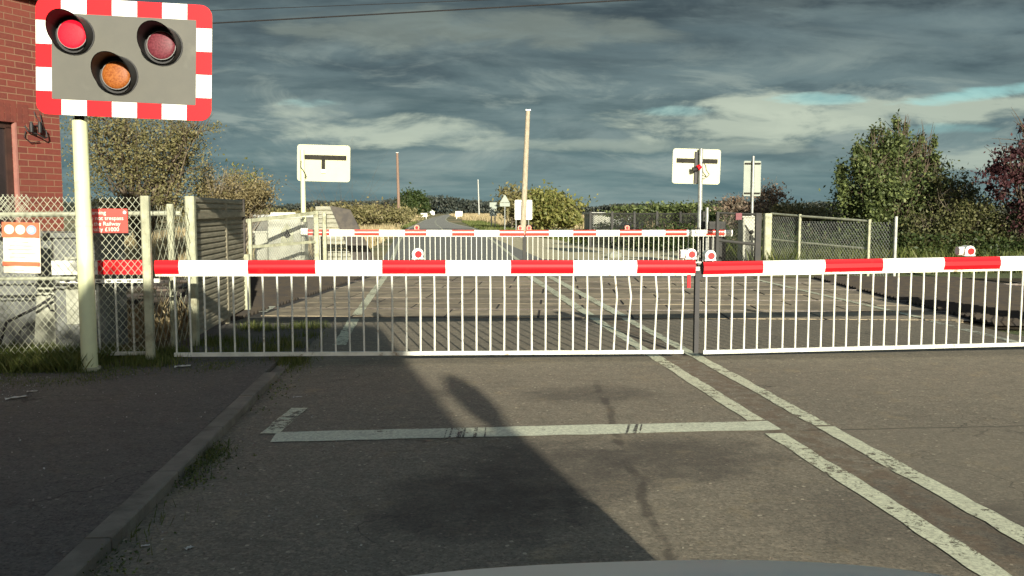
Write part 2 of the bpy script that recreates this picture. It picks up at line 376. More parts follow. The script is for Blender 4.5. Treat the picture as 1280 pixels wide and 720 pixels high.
# grass ground
gm = bpy.data.materials.new('rough_ground'); gm.use_nodes = True; t = gm.node_tree; b = t.nodes['Principled BSDF']
c = t.nodes.new('ShaderNodeTexCoord'); v = c.outputs['Object']
o_ = mixc(t, smooth(t, noise(t, v, .35, 5, .6), .4, .6), (.09, .115, .035), (.24, .20, .105))
o_ = mixc(t, smooth(t, noise(t, v, 6, 6, .7), .45, .7, 0, .6), o_, (.05, .055, .02))
o_ = mixc(t, smooth(t, noise(t, mapping(t, v, scale=(.002, .02, 1)), 1.5, 3, .5), .48, .54, 0, .6), o_, (.34, .27, .14))
t.links.new(o_, b.inputs['Base Color']); b.inputs['Roughness'].default_value = .95
bn = t.nodes.new('ShaderNodeBump'); bn.inputs['Distance'].default_value = .05; t.links.new(noise(t, v, 9, 6, .7), bn.inputs['Height']); t.links.new(bn.outputs[0], b.inputs['Normal'])
sheet('ground', [(-3500, -800), (3500, -800), (3500, 4500), (-3500, 4500)], -.06, gm)
# skewed railway: distance along the line's normal measured from the deck's near edge
TA = R(-7.6); tx = Vector((math.cos(TA), math.sin(TA), 0)); tn = Vector((-math.sin(TA), math.cos(TA), 0)); T0 = Vector((0, 11.32, 0))
def tr(s, n, z=0.0): p = T0 + tx * s + tn * n; return Vector((p.x, p.y, z))
def edgeY(x, n=0.0):   # y of the line parallel to the railway at offset n
    return T0.y + n / math.cos(TA) + math.tan(TA) * x
sheet('road', [(-1.32, -40), (6.3, -40), (6.3, edgeY(6.3) - .06), (-1.32, edgeY(-1.32) - .06)], 0, ROAD)
sheet('road_side_strip', [(-2.7, 8.3), (-1.32, 8.3), (-1.32, edgeY(-1.32) - .06), (-2.7, edgeY(-2.7) - .06)], -.002, FOOT)
# kerb and footway
fw = MB(); fw.b2((-9.5, -30, -.1), (-1.42, 8.28, .05)); struct(fw.build('footway', FOOT))
KERB = mat('kerb_concrete', (.19, .18, .14), .85, (.13, .122, .095), 5, bump=.4, bscale=70, dirt=(.06, .055, .045), dscale=3, dlo=.5)
kb = MB(); y = -12.0
while y < 8.0:
    e = min(y + .905, 8.15); drop = max(0, (e - 7.2)) * .04
    kb.b2((-1.418, y + .004, -.1), (-1.31, e, .056 - drop + random.uniform(-.002, .002)), 0, .006); y += .915
struct(kb.build('kerb', KERB))
# road beyond the line
far = [(-2.1, edgeY(-2.1, 7.0) + .05), (6.4, edgeY(6.4, 7.0) + .05), (6.0, 22), (2.9, 25), (2.75, 42), (2.95, 71), (-2.65, 71), (-2.15, 42), (-1.5, 22)]
sheet('road_beyond', far, -.002, ROAD2)
sheet('road_distant', [(2.95, 71.02), (1.95, 90), (1.2, 115), (1.1, 150), (1.9, 200), (4.0, 300), (7.5, 420), (4.6, 420), (1.0, 300), (-1.4, 200), (-2.2, 150), (-2.45, 115), (-2.5, 90), (-2.65, 71.02)], -.002, asphalt('road_asphalt_pale', (.30, .30, .26), (.26, .265, .235)))
hs = [(2.3, 24.4), (8.8, 21.5), (10.6, 22.5), (8.6, 30), (6.4, 36), (5.2, 45), (2.75, 52)]
sheet('hardstanding', hs, -.008, TAN)
# ballast
BAL = mat('ballast', (.10, .08, .05), 1, (.03, .027, .02), 24, bump=1.0, bscale=28, dirt=(.08, .06, .035), dscale=1.5)
bb = MB(); q = [tr(-60, -.6, -.03), tr(60, -.6, -.03), tr(60, 7.6, -.03), tr(-60, 7.6, -.03)]
struct(bb.add(q, [(0, 1, 2, 3)]).build('ballast', BAL))
# deck panels: rows between the rails
DECK = mat('deck_panel', (.30, .25, .165), .85, (.22, .185, .125), 3.0, bump=.5, bscale=50, dirt=(.075, .065, .05), dscale=1.4, dlo=.45, dhi=.75, island=.16)
RAILS = [.95, 2.385, 4.30, 5.735]
rows = [(0.0, .86), (1.03, 1.66), (1.68, 2.31), (2.46, 3.32), (3.34, 4.22), (4.38, 4.98), (5.0, 5.66), (5.82, 6.9)]
dk = MB(); DL, DR = -2.35, 6.55
for ri, (a, b_) in enumerate(rows):
    s = DL - .6 * (ri % 2) * 0 ; k = 0
    s = DL
    while s < DR - .2:
        L = 1.2 if (k or ri % 2 == 0) else .6
        e = min(s + L, DR); h = .006 + random.uniform(-.0015, .0015)
        rot = Matrix.Rotation(TA, 3, 'Z'); cpt = tr((s + e) / 2, (a + b_) / 2, h - .1)
        dk.box(cpt, (e - s - .034, b_ - a - .012, .2), 0, rot, 0); s = e; k += 1
struct(dk.build('crossing_deck', DECK))
struct(MB().add([tr(DL - .4, -.04, -.002), tr(DR + .2, -.04, -.002), tr(DR + .2, 7.05, -.002), tr(DL - .4, 7.05, -.002)], [(0, 1, 2, 3)]).build('deck_bed', mat('deck_bed', (.022, .02, .018), .9)))
# running rails and sleepers
for n in RAILS:
    rb = MB()
    rb.bar(tr(-60, n, -.09), tr(60, n, -.09), .05, .13, 0); rb.bar(tr(-60, n, -.006), tr(60, n, -.006), .068, .028, 1)
    struct(rb.build('running_rail', [STEELR, RAILT]))
sb = MB(); rot = Matrix.Rotation(TA, 3, 'Z')
for cn in (1.67, 5.02):
    s = -40
    while s < 40:
        if not (DL - .3 < s < DR + .3): sb.box(tr(s, cn, -.05), (.25, 2.5, .12), 0, rot)
        s += .68
struct(sb.build('sleepers', mat('sleeper', (.12, .095, .07), .9, (.07, .055, .045), 9)))
# anti-trespass guards: rows of sharp timber ridges each side of the deck
GUARD = mat('guard_timber', (.040, .036, .032), 1, (.055, .046, .034), 7)
for g_ in (BAL, GUARD): g_.node_tree.nodes['Principled BSDF'].inputs['Specular IOR Level'].default_value = .1
for s0, s1, lab in ((DR + .12, DR + 2.9, 'dark ridged timber trespass guard right of the crossing deck'), (DL - 2.6, DL - .12, 'dark ridged timber trespass guard left of the crossing deck, by the slatted fence')):
    r_ = empty('trespass_guard', tr((s0 + s1) / 2, 3.4), lab, 'trespass guard', 'anti-trespass guards beside the rails')
    for a, b_ in ((-.5, .84), (1.04, 2.3), (2.48, 4.2), (4.4, 5.64), (5.84, 7.0)):
        g = MB(); n = a
        while n < b_ - .1:
            p = [tr(s0, n), tr(s0, n + .13), tr(s0, n + .065, .05), tr(s1, n), tr(s1, n + .13), tr(s1, n + .065, .05)]
            off = Vector(r_.location); p = [x - off for x in p]
            g.add(p, [(0, 1, 2), (3, 5, 4), (0, 3, 4, 1), (1, 4, 5, 2), (2, 5, 3, 0)]); n += .145
        g.build('ridge_panel', GUARD, r_)

# ------------------------------------------------------------------ markings
LINE = paintmat('line_paint', (.64, .66, .47), .545, 16); LINEW = paintmat('line_paint_worn', (.56, .58, .46), .515); LINEB = paintmat('stop_paint', (.64, .67, .50), .585, 14)
def ribbon(name, pts, w, m, z=.0045, wob=.008):
    rows = []
    P = []
    for (a, b_) in zip(pts[:-1], pts[1:]):
        n = max(2, int((Vector(b_) - Vector(a)).length / .12)); n = min(n, 400)
        P += [Vector(a).lerp(Vector(b_), i / n) for i in range(n)]
    P.append(Vector(pts[-1]))
    for i, p in enumerate(P):
        d = (P[min(i + 1, len(P) - 1)] - P[max(0, i - 1)]).normalized(); nrm = Vector((-d.y, d.x))
        a = p + nrm * (w / 2 + random.uniform(-wob, wob)); b_ = p - nrm * (w / 2 + random.uniform(-wob, wob))
        zz = z(p) if callable(z) else z
        rows.append([(a.x, a.y, zz), (b_.x, b_.y, zz)])
    return struct(MB().grid(rows).build(name, m))
def zroad(p):  # on the raised deck the paint sits on the panels
    return .013 if edgeY(p.x) - .02 < p.y < edgeY(p.x, 6.95) else .0045
ribbon('stop_line', [(-1.0, 5.32), (2.1, 5.36)], .235, LINEB)
for i_, x_ in enumerate((.02, .05, .10, .115, .13, .2, .26, 1.12, 1.17, 1.2)):
    ribbon('tyre_scuff', [(x_, 5.215), (x_ + .02 + (.05 if x_ > 1 else 0), 5.45)], .008 + .006 * (i_ % 3), paintmat('scuff', (.10, .095, .08), .52, 30), .006, .002)
ribbon('stop_line_return', [(-1.04, 5.4), (-.97, 6.1)], .11, LINE, .006)
ribbon('centre_line', [(2.05, 2.0), (2.05, 3.6), (2.02, 5.16)], .12, LINE)
ribbon('centre_line', [(2.03, 5.5), (1.99, 7.9), (1.93, 11.2)], .115, LINE)
ribbon('centre_line', [(1.93, 11.25), (1.84, 18.6)], .145, LINE, .013)
ribbon('centre_line', [(2.43, 1.5), (2.40, 5.3)], .12, LINE)
ribbon('centre_line', [(2.40, 5.34), (2.38, 8.0), (2.33, 11.1)], .11, LINE)
ribbon('centre_line', [(2.33, 11.15), (2.25, 18.5)], .135, LINE, .013)
ribbon('edge_line', [(2.0, 18.9), (2.15, 24), (2.2, 27), (2.45, 42), (2.65, 71), (1.8, 90), (1.05, 115), (.95, 150), (1.75, 200), (3.8, 300)], .12, LINE, .0045)
ribbon('edge_line', [(-1.02, 9.0), (-1.08, 11.2)], .13, LINE)
ribbon('edge_line', [(-1.08, 11.55), (-1.13, 18.4)], .12, LINE, .013)
ribbon('edge_line', [(-1.1, 18.9), (-1.3, 24), (-1.87, 42), (-2.4, 71), (-2.35, 90), (-2.3, 115), (-2.05, 150), (-1.25, 200)], .12, LINE)
ribbon('edge_line', [(-2.36, 12.0), (-2.38, 18.2)], .11, LINEW, .014)
ribbon('edge_line', [(5.75, 2), (5.92, 8.5), (6.02, 10.4)], .10, LINEW)
ribbon('edge_line', [(6.05, 10.7), (6.2, 17.0)], .10, LINE, .013)
for y0 in range(46, 230, 9):
    cxx = lambda y_: np.interp(y_, [42, 71, 90, 115, 150, 200, 300], [.3, .15, -.3, -.6, -.5, .25, 2.5])
    ribbon('lane_dash', [(cxx(y0), y0), (cxx(y0 + 5.5), y0 + 5.5)], .12, LINE, .003)

# ------------------------------------------------------------------ vegetation
def leaf_mesh(name, pts, size, m, parent=None, upbias=.3, asp=.55, loc=(0, 0, 0)):
    n = len(pts); r = RNG
    nrm = r.normal(size=(n, 3)); nrm[:, 2] += upbias; nrm /= np.linalg.norm(nrm, axis=1)[:, None]
    a = r.normal(size=(n, 3)); u = np.cross(nrm, a); u /= np.linalg.norm(u, axis=1)[:, None]; w = np.cross(nrm, u)
    s = size * r.uniform(.6, 1.35, size=n)[:, None]
    V = np.empty((n, 4, 3)); fold = nrm * s * .12
    V[:, 0] = pts - u * s; V[:, 1] = pts - w * s * asp + fold; V[:, 2] = pts + u * s; V[:, 3] = pts + w * s * asp + fold
    me = bpy.data.meshes.new(name); me.vertices.add(n * 4); me.vertices.foreach_set('co', V.reshape(-1))
    me.loops.add(n * 4); me.loops.foreach_set('vertex_index', np.arange(n * 4, dtype=np.int32))
    me.polygons.add(n); me.polygons.foreach_set('loop_start', np.arange(0, n * 4, 4, dtype=np.int32)); me.polygons.foreach_set('loop_total', np.full(n, 4, dtype=np.int32))
    me.materials.append(m); me.update(calc_edges=True); me.validate()
    o = bpy.data.objects.new(name, me); COL.objects.link(o); o.parent = parent; o.location = loc; return o
def clump_points(ell, n, clumps, spread=.22, shell=.55):
    """points in clumps spread through ellipsoids (x,y,z,rx,ry,rz)"""
    out = []
    vol = np.array([e[3] * e[4] * e[5] for e in ell]) ** .8; vol /= vol.sum()
    for e, f in zip(ell, vol):
        k = max(3, int(clumps * f)); d = RNG.normal(size=(k, 3)); d /= np.linalg.norm(d, axis=1)[:, None]
        rr = RNG.uniform(shell, 1.0, size=(k, 1)) ** .7; c = d * rr
        nn_ = int(n * f); idx = RNG.integers(0, k, nn_); wgt = RNG.uniform(.5, 1.6, k)
        p = c[idx] + RNG.normal(size=(nn_, 3)) * spread * wgt[idx][:, None]
        out.append(p * np.array(e[3:6]) + np.array(e[0:3]))
    p = np.concatenate(out); return p[p[:, 2] > .02]
def limbs(mb, base, tips, r0, seed=0, wig=.12, n=5, fork=.35):
    rr = random.Random(seed); base = Vector(base)
    for tp in tips:
        tp = Vector(tp); f = base + (Vector((base.x, base.y, tp.z)) - base) * rr.uniform(.1, fork)
        L = (tp - f).length; pts = [base, f]
        for i in range(1, n + 1):
            q = f.lerp(tp, i / n); q += Vector((rr.uniform(-1, 1), rr.uniform(-1, 1), rr.uniform(-.3, 1))) * wig * L * (.5 if i < n else 0); pts.append(q)
        m_ = len(pts); mb.tube(pts, [r0 * (1 - .9 * i / (m_ - 1)) for i in range(m_)], 5, cap=False)
        for i in range(2, m_ - 1):           # side twigs
            for _ in range(3):
                d = Vector((rr.uniform(-1, 1), rr.uniform(-1, 1), rr.uniform(.1, 1.2))).normalized() * L * rr.uniform(.15, .35)
                mb.tube([pts[i], pts[i] + d * .5 + Vector((0, 0, .03)), pts[i] + d], [r0 * .22, r0 * .14, r0 * .05], 4, cap=False)
def plant(name, base, ell, n, size, m, label, cat, group=None, tips=8, r0=.06, bark=BARK, clumps=60, spread=.2, shell=.5, seed=1, asp=.55, part='crown', twig=0, upb=.3, trunk_part='trunk'):
    base = Vector(base); root = empty(name, base, label, cat, group)
    E_ = [(e[0] - base.x, e[1] - base.y, e[2] - base.z, *e[3:]) for e in ell]
    pts = clump_points(E_, n, clumps, spread, shell)
    leaf_mesh(part, pts, size, m, root, upb, asp)
    mb = MB(); rr = random.Random(seed); tp = []
    for i in range(tips):
        e = E_[i % len(E_)]; th = rr.uniform(0, 6.28); k = rr.uniform(.3, .95)
        tp.append((e[0] + math.cos(th) * e[3] * k, e[1] + math.sin(th) * e[4] * k, e[2] + e[5] * rr.uniform(-.1, .95)))
    limbs(mb, (0, 0, -.05), tp, r0, seed)
    for i in range(twig):                     # bare shoots
        e = E_[i % len(E_)]; th = rr.uniform(0, 6.28); k = rr.uniform(0, .9)
        a = Vector((e[0] + math.cos(th) * e[3] * k * .6, e[1] + math.sin(th) * e[4] * k * .6, e[2] - e[5] * rr.uniform(0, .8)))
        b_ = a + Vector((math.cos(th) * e[3] * .45, math.sin(th) * e[4] * .45, e[5] * rr.uniform(.8, 1.5)))
        mb.tube([a, a.lerp(b_, .5) + Vector((0, 0, .05)), b_], [r0 * .2, r0 * .14, r0 * .05], 4, cap=False)
    mb.build(trunk_part, bark, root, recalc=False)
    return root
L_OLIVE = leafmat('leaf_olive', (.10, .10, .038), (.19, .175, .075), (.30, .26, .13))
L_GREEN = leafmat('leaf_green', (.032, .05, .018), (.085, .115, .038), (.22, .26, .09))
L_DKG = leafmat('leaf_dark_green', (.022, .04, .012), (.04, .065, .018), (.08, .10, .03))
L_YG = leafmat('leaf_yellow_green', (.09, .11, .028), (.18, .19, .055), (.30, .27, .09))
L_RED = leafmat('leaf_copper', (.035, .016, .02), (.07, .026, .03), (.12, .055, .05))
L_BRN = leafmat('leaf_brown', (.13, .105, .05), (.22, .185, .09), (.33, .28, .15))
L_PINK = leafmat('leaf_pinkish', (.17, .12, .085), (.24, .175, .125), (.33, .26, .18))
L_MID = leafmat('leaf_mid_olive', (.045, .055, .018), (.095, .105, .04), (.20, .19, .08))
L_STRAW = leafmat('straw', (.28, .22, .11), (.40, .33, .18), (.52, .44, .27), .3)
L_GRASS = leafmat('grass_blade', (.05, .075, .015), (.10, .13, .03), (.20, .20, .07), .3)

def P(px, py, y): return at(px, py, y)
def ell(px, py, y, wpx, hpx, dep=None):
    """an ellipsoid that stands at road distance y, sized from its picture"""
    c = at(px, py, y); d = (Vector(c) - Vector((0, 0, EYE))).length; rx = wpx / F * d; return (c.x, c.y, c.z, rx, dep or rx * .9, hpx / F * d)
# tree behind the brick house
b0 = G(175, 292); 
plant('tree', (P(175, 260, 23).x, 23, 0), [ell(170, 200, 23, 70, 55), ell(215, 175, 23.5, 42, 38), ell(130, 170, 22.5, 45, 52), ell(185, 245, 23, 62, 30), ell(245, 158, 23.2, 22, 12), ell(228, 215, 23.4, 20, 26)], 17000, .036, L_OLIVE,
      'thin-leaved olive brown tree behind the brick house and warning sign', 'tree', tips=26, r0=.07, clumps=90, spread=.2, shell=.25, seed=3, twig=60)
plant('bush', (P(300, 262, 25).x, 25, 0), [ell(300, 240, 25, 36, 22), ell(325, 250, 25.5, 20, 14), ell(270, 235, 24.5, 20, 24), ell(290, 262, 25, 45, 14)], 11000, .034, L_BRN,
      'loose brown bush behind the slatted fence', 'bush', tips=20, r0=.04, bark=BARKP, clumps=60, spread=.22, shell=.2, seed=5, twig=60)
plant('bush', (P(300, 262, 25).x - .3, 26.3, 0), [ell(305, 236, 26.3, 26, 22), ell(255, 238, 26, 14, 26)], 1500, .045, L_YG,
      'spindly yellow-green saplings behind the slatted fence', 'sapling', tips=26, r0=.03, bark=BARKP, clumps=40, spread=.25, shell=.2, seed=6, twig=50)
# left verge hedges beyond the line
plant('hedge', (P(440, 270, 62).x, 62, 0), [ell(430, 268, 62, 34, 12), ell(470, 270, 66, 40, 12), ell(400, 272, 58, 22, 14)], 9000, .11, L_OLIVE,
      'olive hedge beside the road beyond the left far barrier', 'hedge', 'hedges left of the road', tips=14, r0=.05, clumps=90, spread=.25, seed=8, shell=.2)
plant('hedge', (P(500, 268, 105).x, 105, 0), [ell(480, 270, 100, 36, 8), ell(450, 266, 105, 50, 9), ell(350, 268, 80, 40, 7)], 7000, .17, L_OLIVE,
      'low hedge in front of the distant dark round tree', 'hedge', 'hedges left of the road', tips=10, r0=.05, clumps=80, spread=.25, seed=9, shell=.2)
plant('tree', (P(517, 268, 190).x, 190, 0), [ell(517, 256, 190, 16, 14), ell(508, 259, 188, 10, 10), ell(527, 261, 190, 10, 8)], 8000, .3, L_DKG,
      'small round dark green tree left of the distant road', 'tree', tips=10, r0=.2, clumps=70, spread=.22, seed=12, shell=.3)
# bush round the telegraph pole
plant('bush', (P(640, 280, 68).x, 68, 0), [ell(645, 255, 68, 20, 18), ell(655, 262, 69, 24, 14)], 3500, .16, L_OLIVE,
      'wispy grey-green bush behind the triangular sign', 'bush', tips=16, r0=.06, bark=BARKP, clumps=50, spread=.25, shell=.2, seed=14, twig=40)
plant('bush', (P(690, 282, 66).x, 66, 0), [ell(690, 262, 66, 33, 20), ell(668, 258, 67, 20, 20), ell(712, 272, 65, 18, 12)], 9000, .15, L_YG,
      'dense yellow-green bush right of the telegraph pole', 'bush', tips=14, r0=.06, clumps=90, spread=.2, seed=15, shell=.3)
# brambles over the dark fence
plant('bramble', (P(810, 268, 36).x, 36, 0), [ell(790, 268, 36, 30, 9), ell(830, 266, 36, 34, 10), ell(872, 266, 35, 20, 12), ell(850, 268, 36.5, 60, 12)], 8000, .075, L_GREEN,
      'low bramble thicket behind the dark mesh fence', 'bramble', tips=18, r0=.03, clumps=90, spread=.22, seed=17, shell=.2, twig=30)
plant('shrub', (P(905, 268, 31).x, 31, 0), [ell(918, 254, 31, 18, 12), ell(960, 246, 31, 20, 18), ell(940, 262, 31, 40, 10)], 3200, .055, L_PINK,
      'pinkish brown twiggy shrub behind the square sign back', 'shrub', tips=26, r0=.04, bark=BARKP, clumps=60, spread=.24, seed=18, shell=.15, twig=70)
plant('shrub', (P(1010, 285, 30).x, 30, 0), [ell(1010, 268, 30, 30, 12), ell(985, 275, 29, 30, 16), ell(1045, 280, 29, 28, 18)], 6500, .06, L_OLIVE,
      'low mixed scrub behind the right-hand chain-link fence', 'scrub', tips=18, r0=.03, clumps=80, spread=.22, seed=19, shell=.2, twig=40)
# big green tree
GT = 25.0
plant('tree', (P(1115, 300, GT).x, GT, 0), [ell(1112, 200, GT, 34, 38), ell(1084, 232, GT - .3, 34, 44), ell(1145, 222, GT + .3, 32, 46), ell(1126, 170, GT, 14, 22), ell(1158, 185, GT, 10, 24),
      ell(1096, 182, GT, 12, 20), ell(1115, 255, GT, 56, 50), ell(1060, 225, GT, 13, 26), ell(1075, 195, GT, 8, 12)], 27000, .055, L_GREEN,
      'big leafy green tree behind the right-hand chain-link fence', 'tree', tips=34, r0=.08, clumps=200, spread=.15, shell=.35, seed=21, twig=90)
plant('shrub', (P(1190, 310, 23.5).x, 23.5, 0), [ell(1185, 265, 24, 30, 42), ell(1215, 285, 23, 40, 34), ell(1165, 300, 23.4, 34, 30), ell(1255, 290, 22.5, 34, 34)], 15000, .045, L_MID,
      'tangled olive and rust shrub between the green tree and the copper tree', 'shrub', tips=30, r0=.035, bark=BARKP, clumps=140, spread=.2, shell=.25, seed=22, twig=80)
plant('shrub', (P(1180, 260, 24.6).x, 24.6, 0), [ell(1178, 250, 24.6, 26, 26), ell(1205, 262, 24.2, 24, 22)], 2600, .05, L_BRN,
      'patch of rust coloured leaves beside the green tree', 'shrub', tips=16, r0=.03, bark=BARK, clumps=40, spread=.22, shell=.2, seed=23, twig=40)
plant('tree', (P(1300, 300, 22).x, 22, 0), [ell(1268, 210, 22, 32, 26), ell(1288, 178, 22, 18, 26), ell(1315, 200, 22, 36, 50), ell(1262, 238, 22.4, 20, 18), ell(1310, 260, 21.5, 40, 40)], 9500, .052, L_RED,
      'copper purple tree at the right edge of the view', 'tree', tips=26, r0=.07, clumps=150, spread=.17, shell=.3, seed=24, twig=50)
# unseen tree, added behind the camera to throw shade over the footway
plant('tree', (-3.2, -3.6, .1), [(-2.0, -3.9, 2.3, 1.5, 1.4, 1.15), (-3.4, -3.8, 2.3, 1.5, 1.4, 1.15), (-1.7, -4.6, 1.7, 1.2, 1.2, 1.0), (-2.9, -3.0, 1.5, 1.3, 1.2, .9), (-1.5, -3.2, 1.9, .8, .8, .8), (-4.8, -4, 2.3, 1.5, 1.4, 1.2)], 26000, .085, L_GREEN,
      'added unseen green tree behind the camera, shading the footway', 'tree', tips=20, r0=.08, clumps=260, spread=.22, shell=.1, seed=30)

# distant wood on the skyline: one mass
pts = []
for px0 in np.linspace(-200, 1500, 420):
    d = 520 + 60 * math.sin(px0 * .02); c = at(px0, 264, d)
    hh = 6.6 + 1.4 * math.sin(px0 * .013 + 1) + 1.0 * math.sin(px0 * .05) + RNG.uniform(-.8, .8)
    if 480 < px0 < 620: hh *= 1.0
    if px0 > 740: hh *= .85
    k = 150; q = RNG.normal(size=(k, 3)) * np.array([3.0, 6, 0]) + np.array([c.x, c.y, 0]); q[:, 2] = RNG.uniform(0, 1, k) ** .8 * hh; pts.append(q)
pts = np.concatenate(pts); pts = pts[pts[:, 2] > 0]
o = leaf_mesh('distant_wood', pts, .85, leafmat('leaf_far', (.032, .042, .036), (.042, .052, .042), (.06, .066, .05), .1)); tag(o, 'dark wood along the horizon', 'wood', kind='stuff')  # leaf tones lifted and greyed to paint in distance haze

# grass as masses
def blades(name, pts, h, m, label, w=.006, lean=.35):
    n = len(pts); a = RNG.uniform(0, 2 * math.pi, n); hh = h * RNG.uniform(.4, 1.3, n); L = RNG.uniform(0, lean, n) * hh; b_ = RNG.uniform(0, 2 * math.pi, n)
    V = np.empty((n, 4, 3)); dx = np.cos(a) * w; dy = np.sin(a) * w
    V[:, 0] = pts + np.stack([-dx, -dy, 0 * a], 1); V[:, 1] = pts + np.stack([dx, dy, 0 * a], 1)
    V[:, 2] = pts + np.stack([dx * .5 + np.cos(b_) * L * .5, dy * .5 + np.sin(b_) * L * .5, hh * .6], 1)
    V[:, 3] = pts + np.stack([np.cos(b_) * L, np.sin(b_) * L, hh], 1)
    me = bpy.data.meshes.new(name); me.vertices.add(n * 4); me.vertices.foreach_set('co', V.reshape(-1))
    me.loops.add(n * 4); me.loops.foreach_set('vertex_index', np.arange(n * 4, dtype=np.int32))
    me.polygons.add(n); me.polygons.foreach_set('loop_start', np.arange(0, n * 4, 4, dtype=np.int32)); me.polygons.foreach_set('loop_total', np.full(n, 4, dtype=np.int32))
    me.materials.append(m); me.update(calc_edges=True); me.validate()
    o = bpy.data.objects.new(name, me); COL.objects.link(o); return tag(o, label, 'grass', kind='stuff')
def scatter(n, x0, x1, y0, y1, z=0.0, clump=0):
    p = np.stack([RNG.uniform(x0, x1, n), RNG.uniform(y0, y1, n), np.full(n, z)], 1)
    if clump:
        c = np.stack([RNG.uniform(x0, x1, clump), RNG.uniform(y0, y1, clump)], 1); i = RNG.integers(0, clump, n)
        p[:, :2] = c[i] + RNG.normal(size=(n, 2)) * .09
    return p
def grit(name, pts, s, m, label):
    o = leaf_mesh(name, pts, s, m, asp=.8, upbias=1.2); return tag(o, label, 'grit', kind='stuff')
gp = np.concatenate([scatter(420, -4.6, -1.5, 3.0, 7.6, .055), scatter(500, -4.2, -3.0, 6.3, 7.2, .055), scatter(160, -1.25, -.3, 3.0, 7.5, .004)])
grit('loose_grit', gp, .0055, mat('grit_stone', (.42, .41, .36), .9, (.2, .19, .16), 30), 'loose pale grit scattered on the footway and gutter')
moss = np.concatenate([scatter(2600, -4.8, -2.6, 6.9, 7.6, .05, 40), scatter(1500, -3.1, -1.8, 7.2, 7.9, .05, 24)])
blades('footway_moss', moss, .022, L_GRASS, 'thin mossy grass creeping over the back of the footway', .003, .8)
blades('grass', scatter(9000, -5.2, -2.85, 7.35, 8.25, .05), .13, L_GRASS, 'rough green grass along the foot of the left chain-link fence', .0035, .9)
blades('grass', np.concatenate([scatter(2500, -2.9, -1.9, 7.6, 8.25, .05, 14), scatter(1200, -1.7, -1.35, 7.7, 8.5, .0, 5), scatter(2000, -2.6, -1.4, 8.4, 10.5, .0, 20)]), .08, L_GRASS, 'short tufts of grass around the left barrier foot', .004)
kbp = np.concatenate([scatter(700, -1.32, -1.27, 4.4, 5.1, 0, 6), scatter(200, -1.32, -1.25, 3.0, 4.2, 0, 5), scatter(160, -1.32, -1.22, 6, 7.6, 0, 8)]); kbp[:, 0] = -1.32 + np.abs(kbp[:, 0] + 1.32) * 1.0
o = leaf_mesh('kerb_weeds', kbp + np.abs(RNG.normal(size=kbp.shape)) * np.array([.01, 0, .02]), .0085, L_GREEN); tag(o, 'small green weeds growing in the gutter by the kerb', 'weeds', kind='stuff')
verge = np.concatenate([scatter(16000, -12, -2.6, 24, 60, -.05), scatter(9000, -18, -3.2, 60, 130, -.05)])
gb = np.concatenate([scatter(160, -1.31, -1.26, 4.6, 5.1, 0, 4), scatter(50, -1.31, -1.24, 3.0, 4.2, 0, 3), scatter(260, -1.31, -1.2, 7.5, 8.6, 0, 4)]); gb[:, 0] = -1.305 + np.abs(gb[:, 0] + 1.305) * .8
blades('gutter_grass', gb, .05, L_GRASS, 'thin grass sprouting in the gutter against the kerb', .0025, .8)
blades('dry_grass', np.concatenate([scatter(9000, -30, -3.2, 130, 330, -.05), scatter(5000, 3.6, 22, 120, 330, -.05)]), .7, L_STRAW, 'pale straw coloured grass fields far along the road', .12, .5)
blades('dry_grass', verge, .5, L_STRAW, 'dry pale grass on the left verge beyond the crossing', .03, .5)
blades('green_verge', np.concatenate([scatter(9000, -6, -2.7, 24, 110, -.05), scatter(7000, 2.9, 6, 50, 120, -.05), scatter(3000, 5.5, 9, 36, 60, -.05)]), .22, L_GRASS, 'green mown verge beside the far road', .03)
blades('dry_grass', scatter(12000, 5.5, 26, 70, 150, -.05), .8, L_STRAW, 'tall straw coloured grass right of the far road', .05, .5)
blades('undergrowth', np.concatenate([scatter(14000, 7.5, 24, 19.0, 24.5, -.05), scatter(6000, 9, 22, 24, 30, -.05)]), .45, L_GRASS, 'rough undergrowth along the right-hand side of the railway', .012, .6)
blades('undergrowth', np.concatenate([scatter(5000, -9, -3.4, 19.0, 24, -.05), scatter(3000, -8, -2.9, 9.6, 11.5, -.03)]), .3, L_STRAW, 'dead grass beside the left far barrier', .010, .6)
us = leaf_mesh('ground_cover', clump_points([(16, 21.5, .35, 7, 1.6, .5), (11, 23.5, .4, 3, 1.0, .5), (21, 19.5, .4, 5, 1.5, .6)], 18000, 260, .12, .1), .045, L_DKG); tag(us, 'leafy nettles and ivy below the right-hand trees', 'ground cover', kind='stuff')
bk = leaf_mesh('ivy_bank', clump_points([(9.4, 26.0, .25, 2.3, 1.8, .75), (8.9, 30.5, .25, 2.9, 2.0, .75), (7.6, 34.5, .3, 2.2, 1.5, .8)], 12000, 160, .16, .1), .055, L_DKG); tag(bk, 'dark ivy bank below the mesh fence beyond the far barrier', 'ivy', kind='stuff')

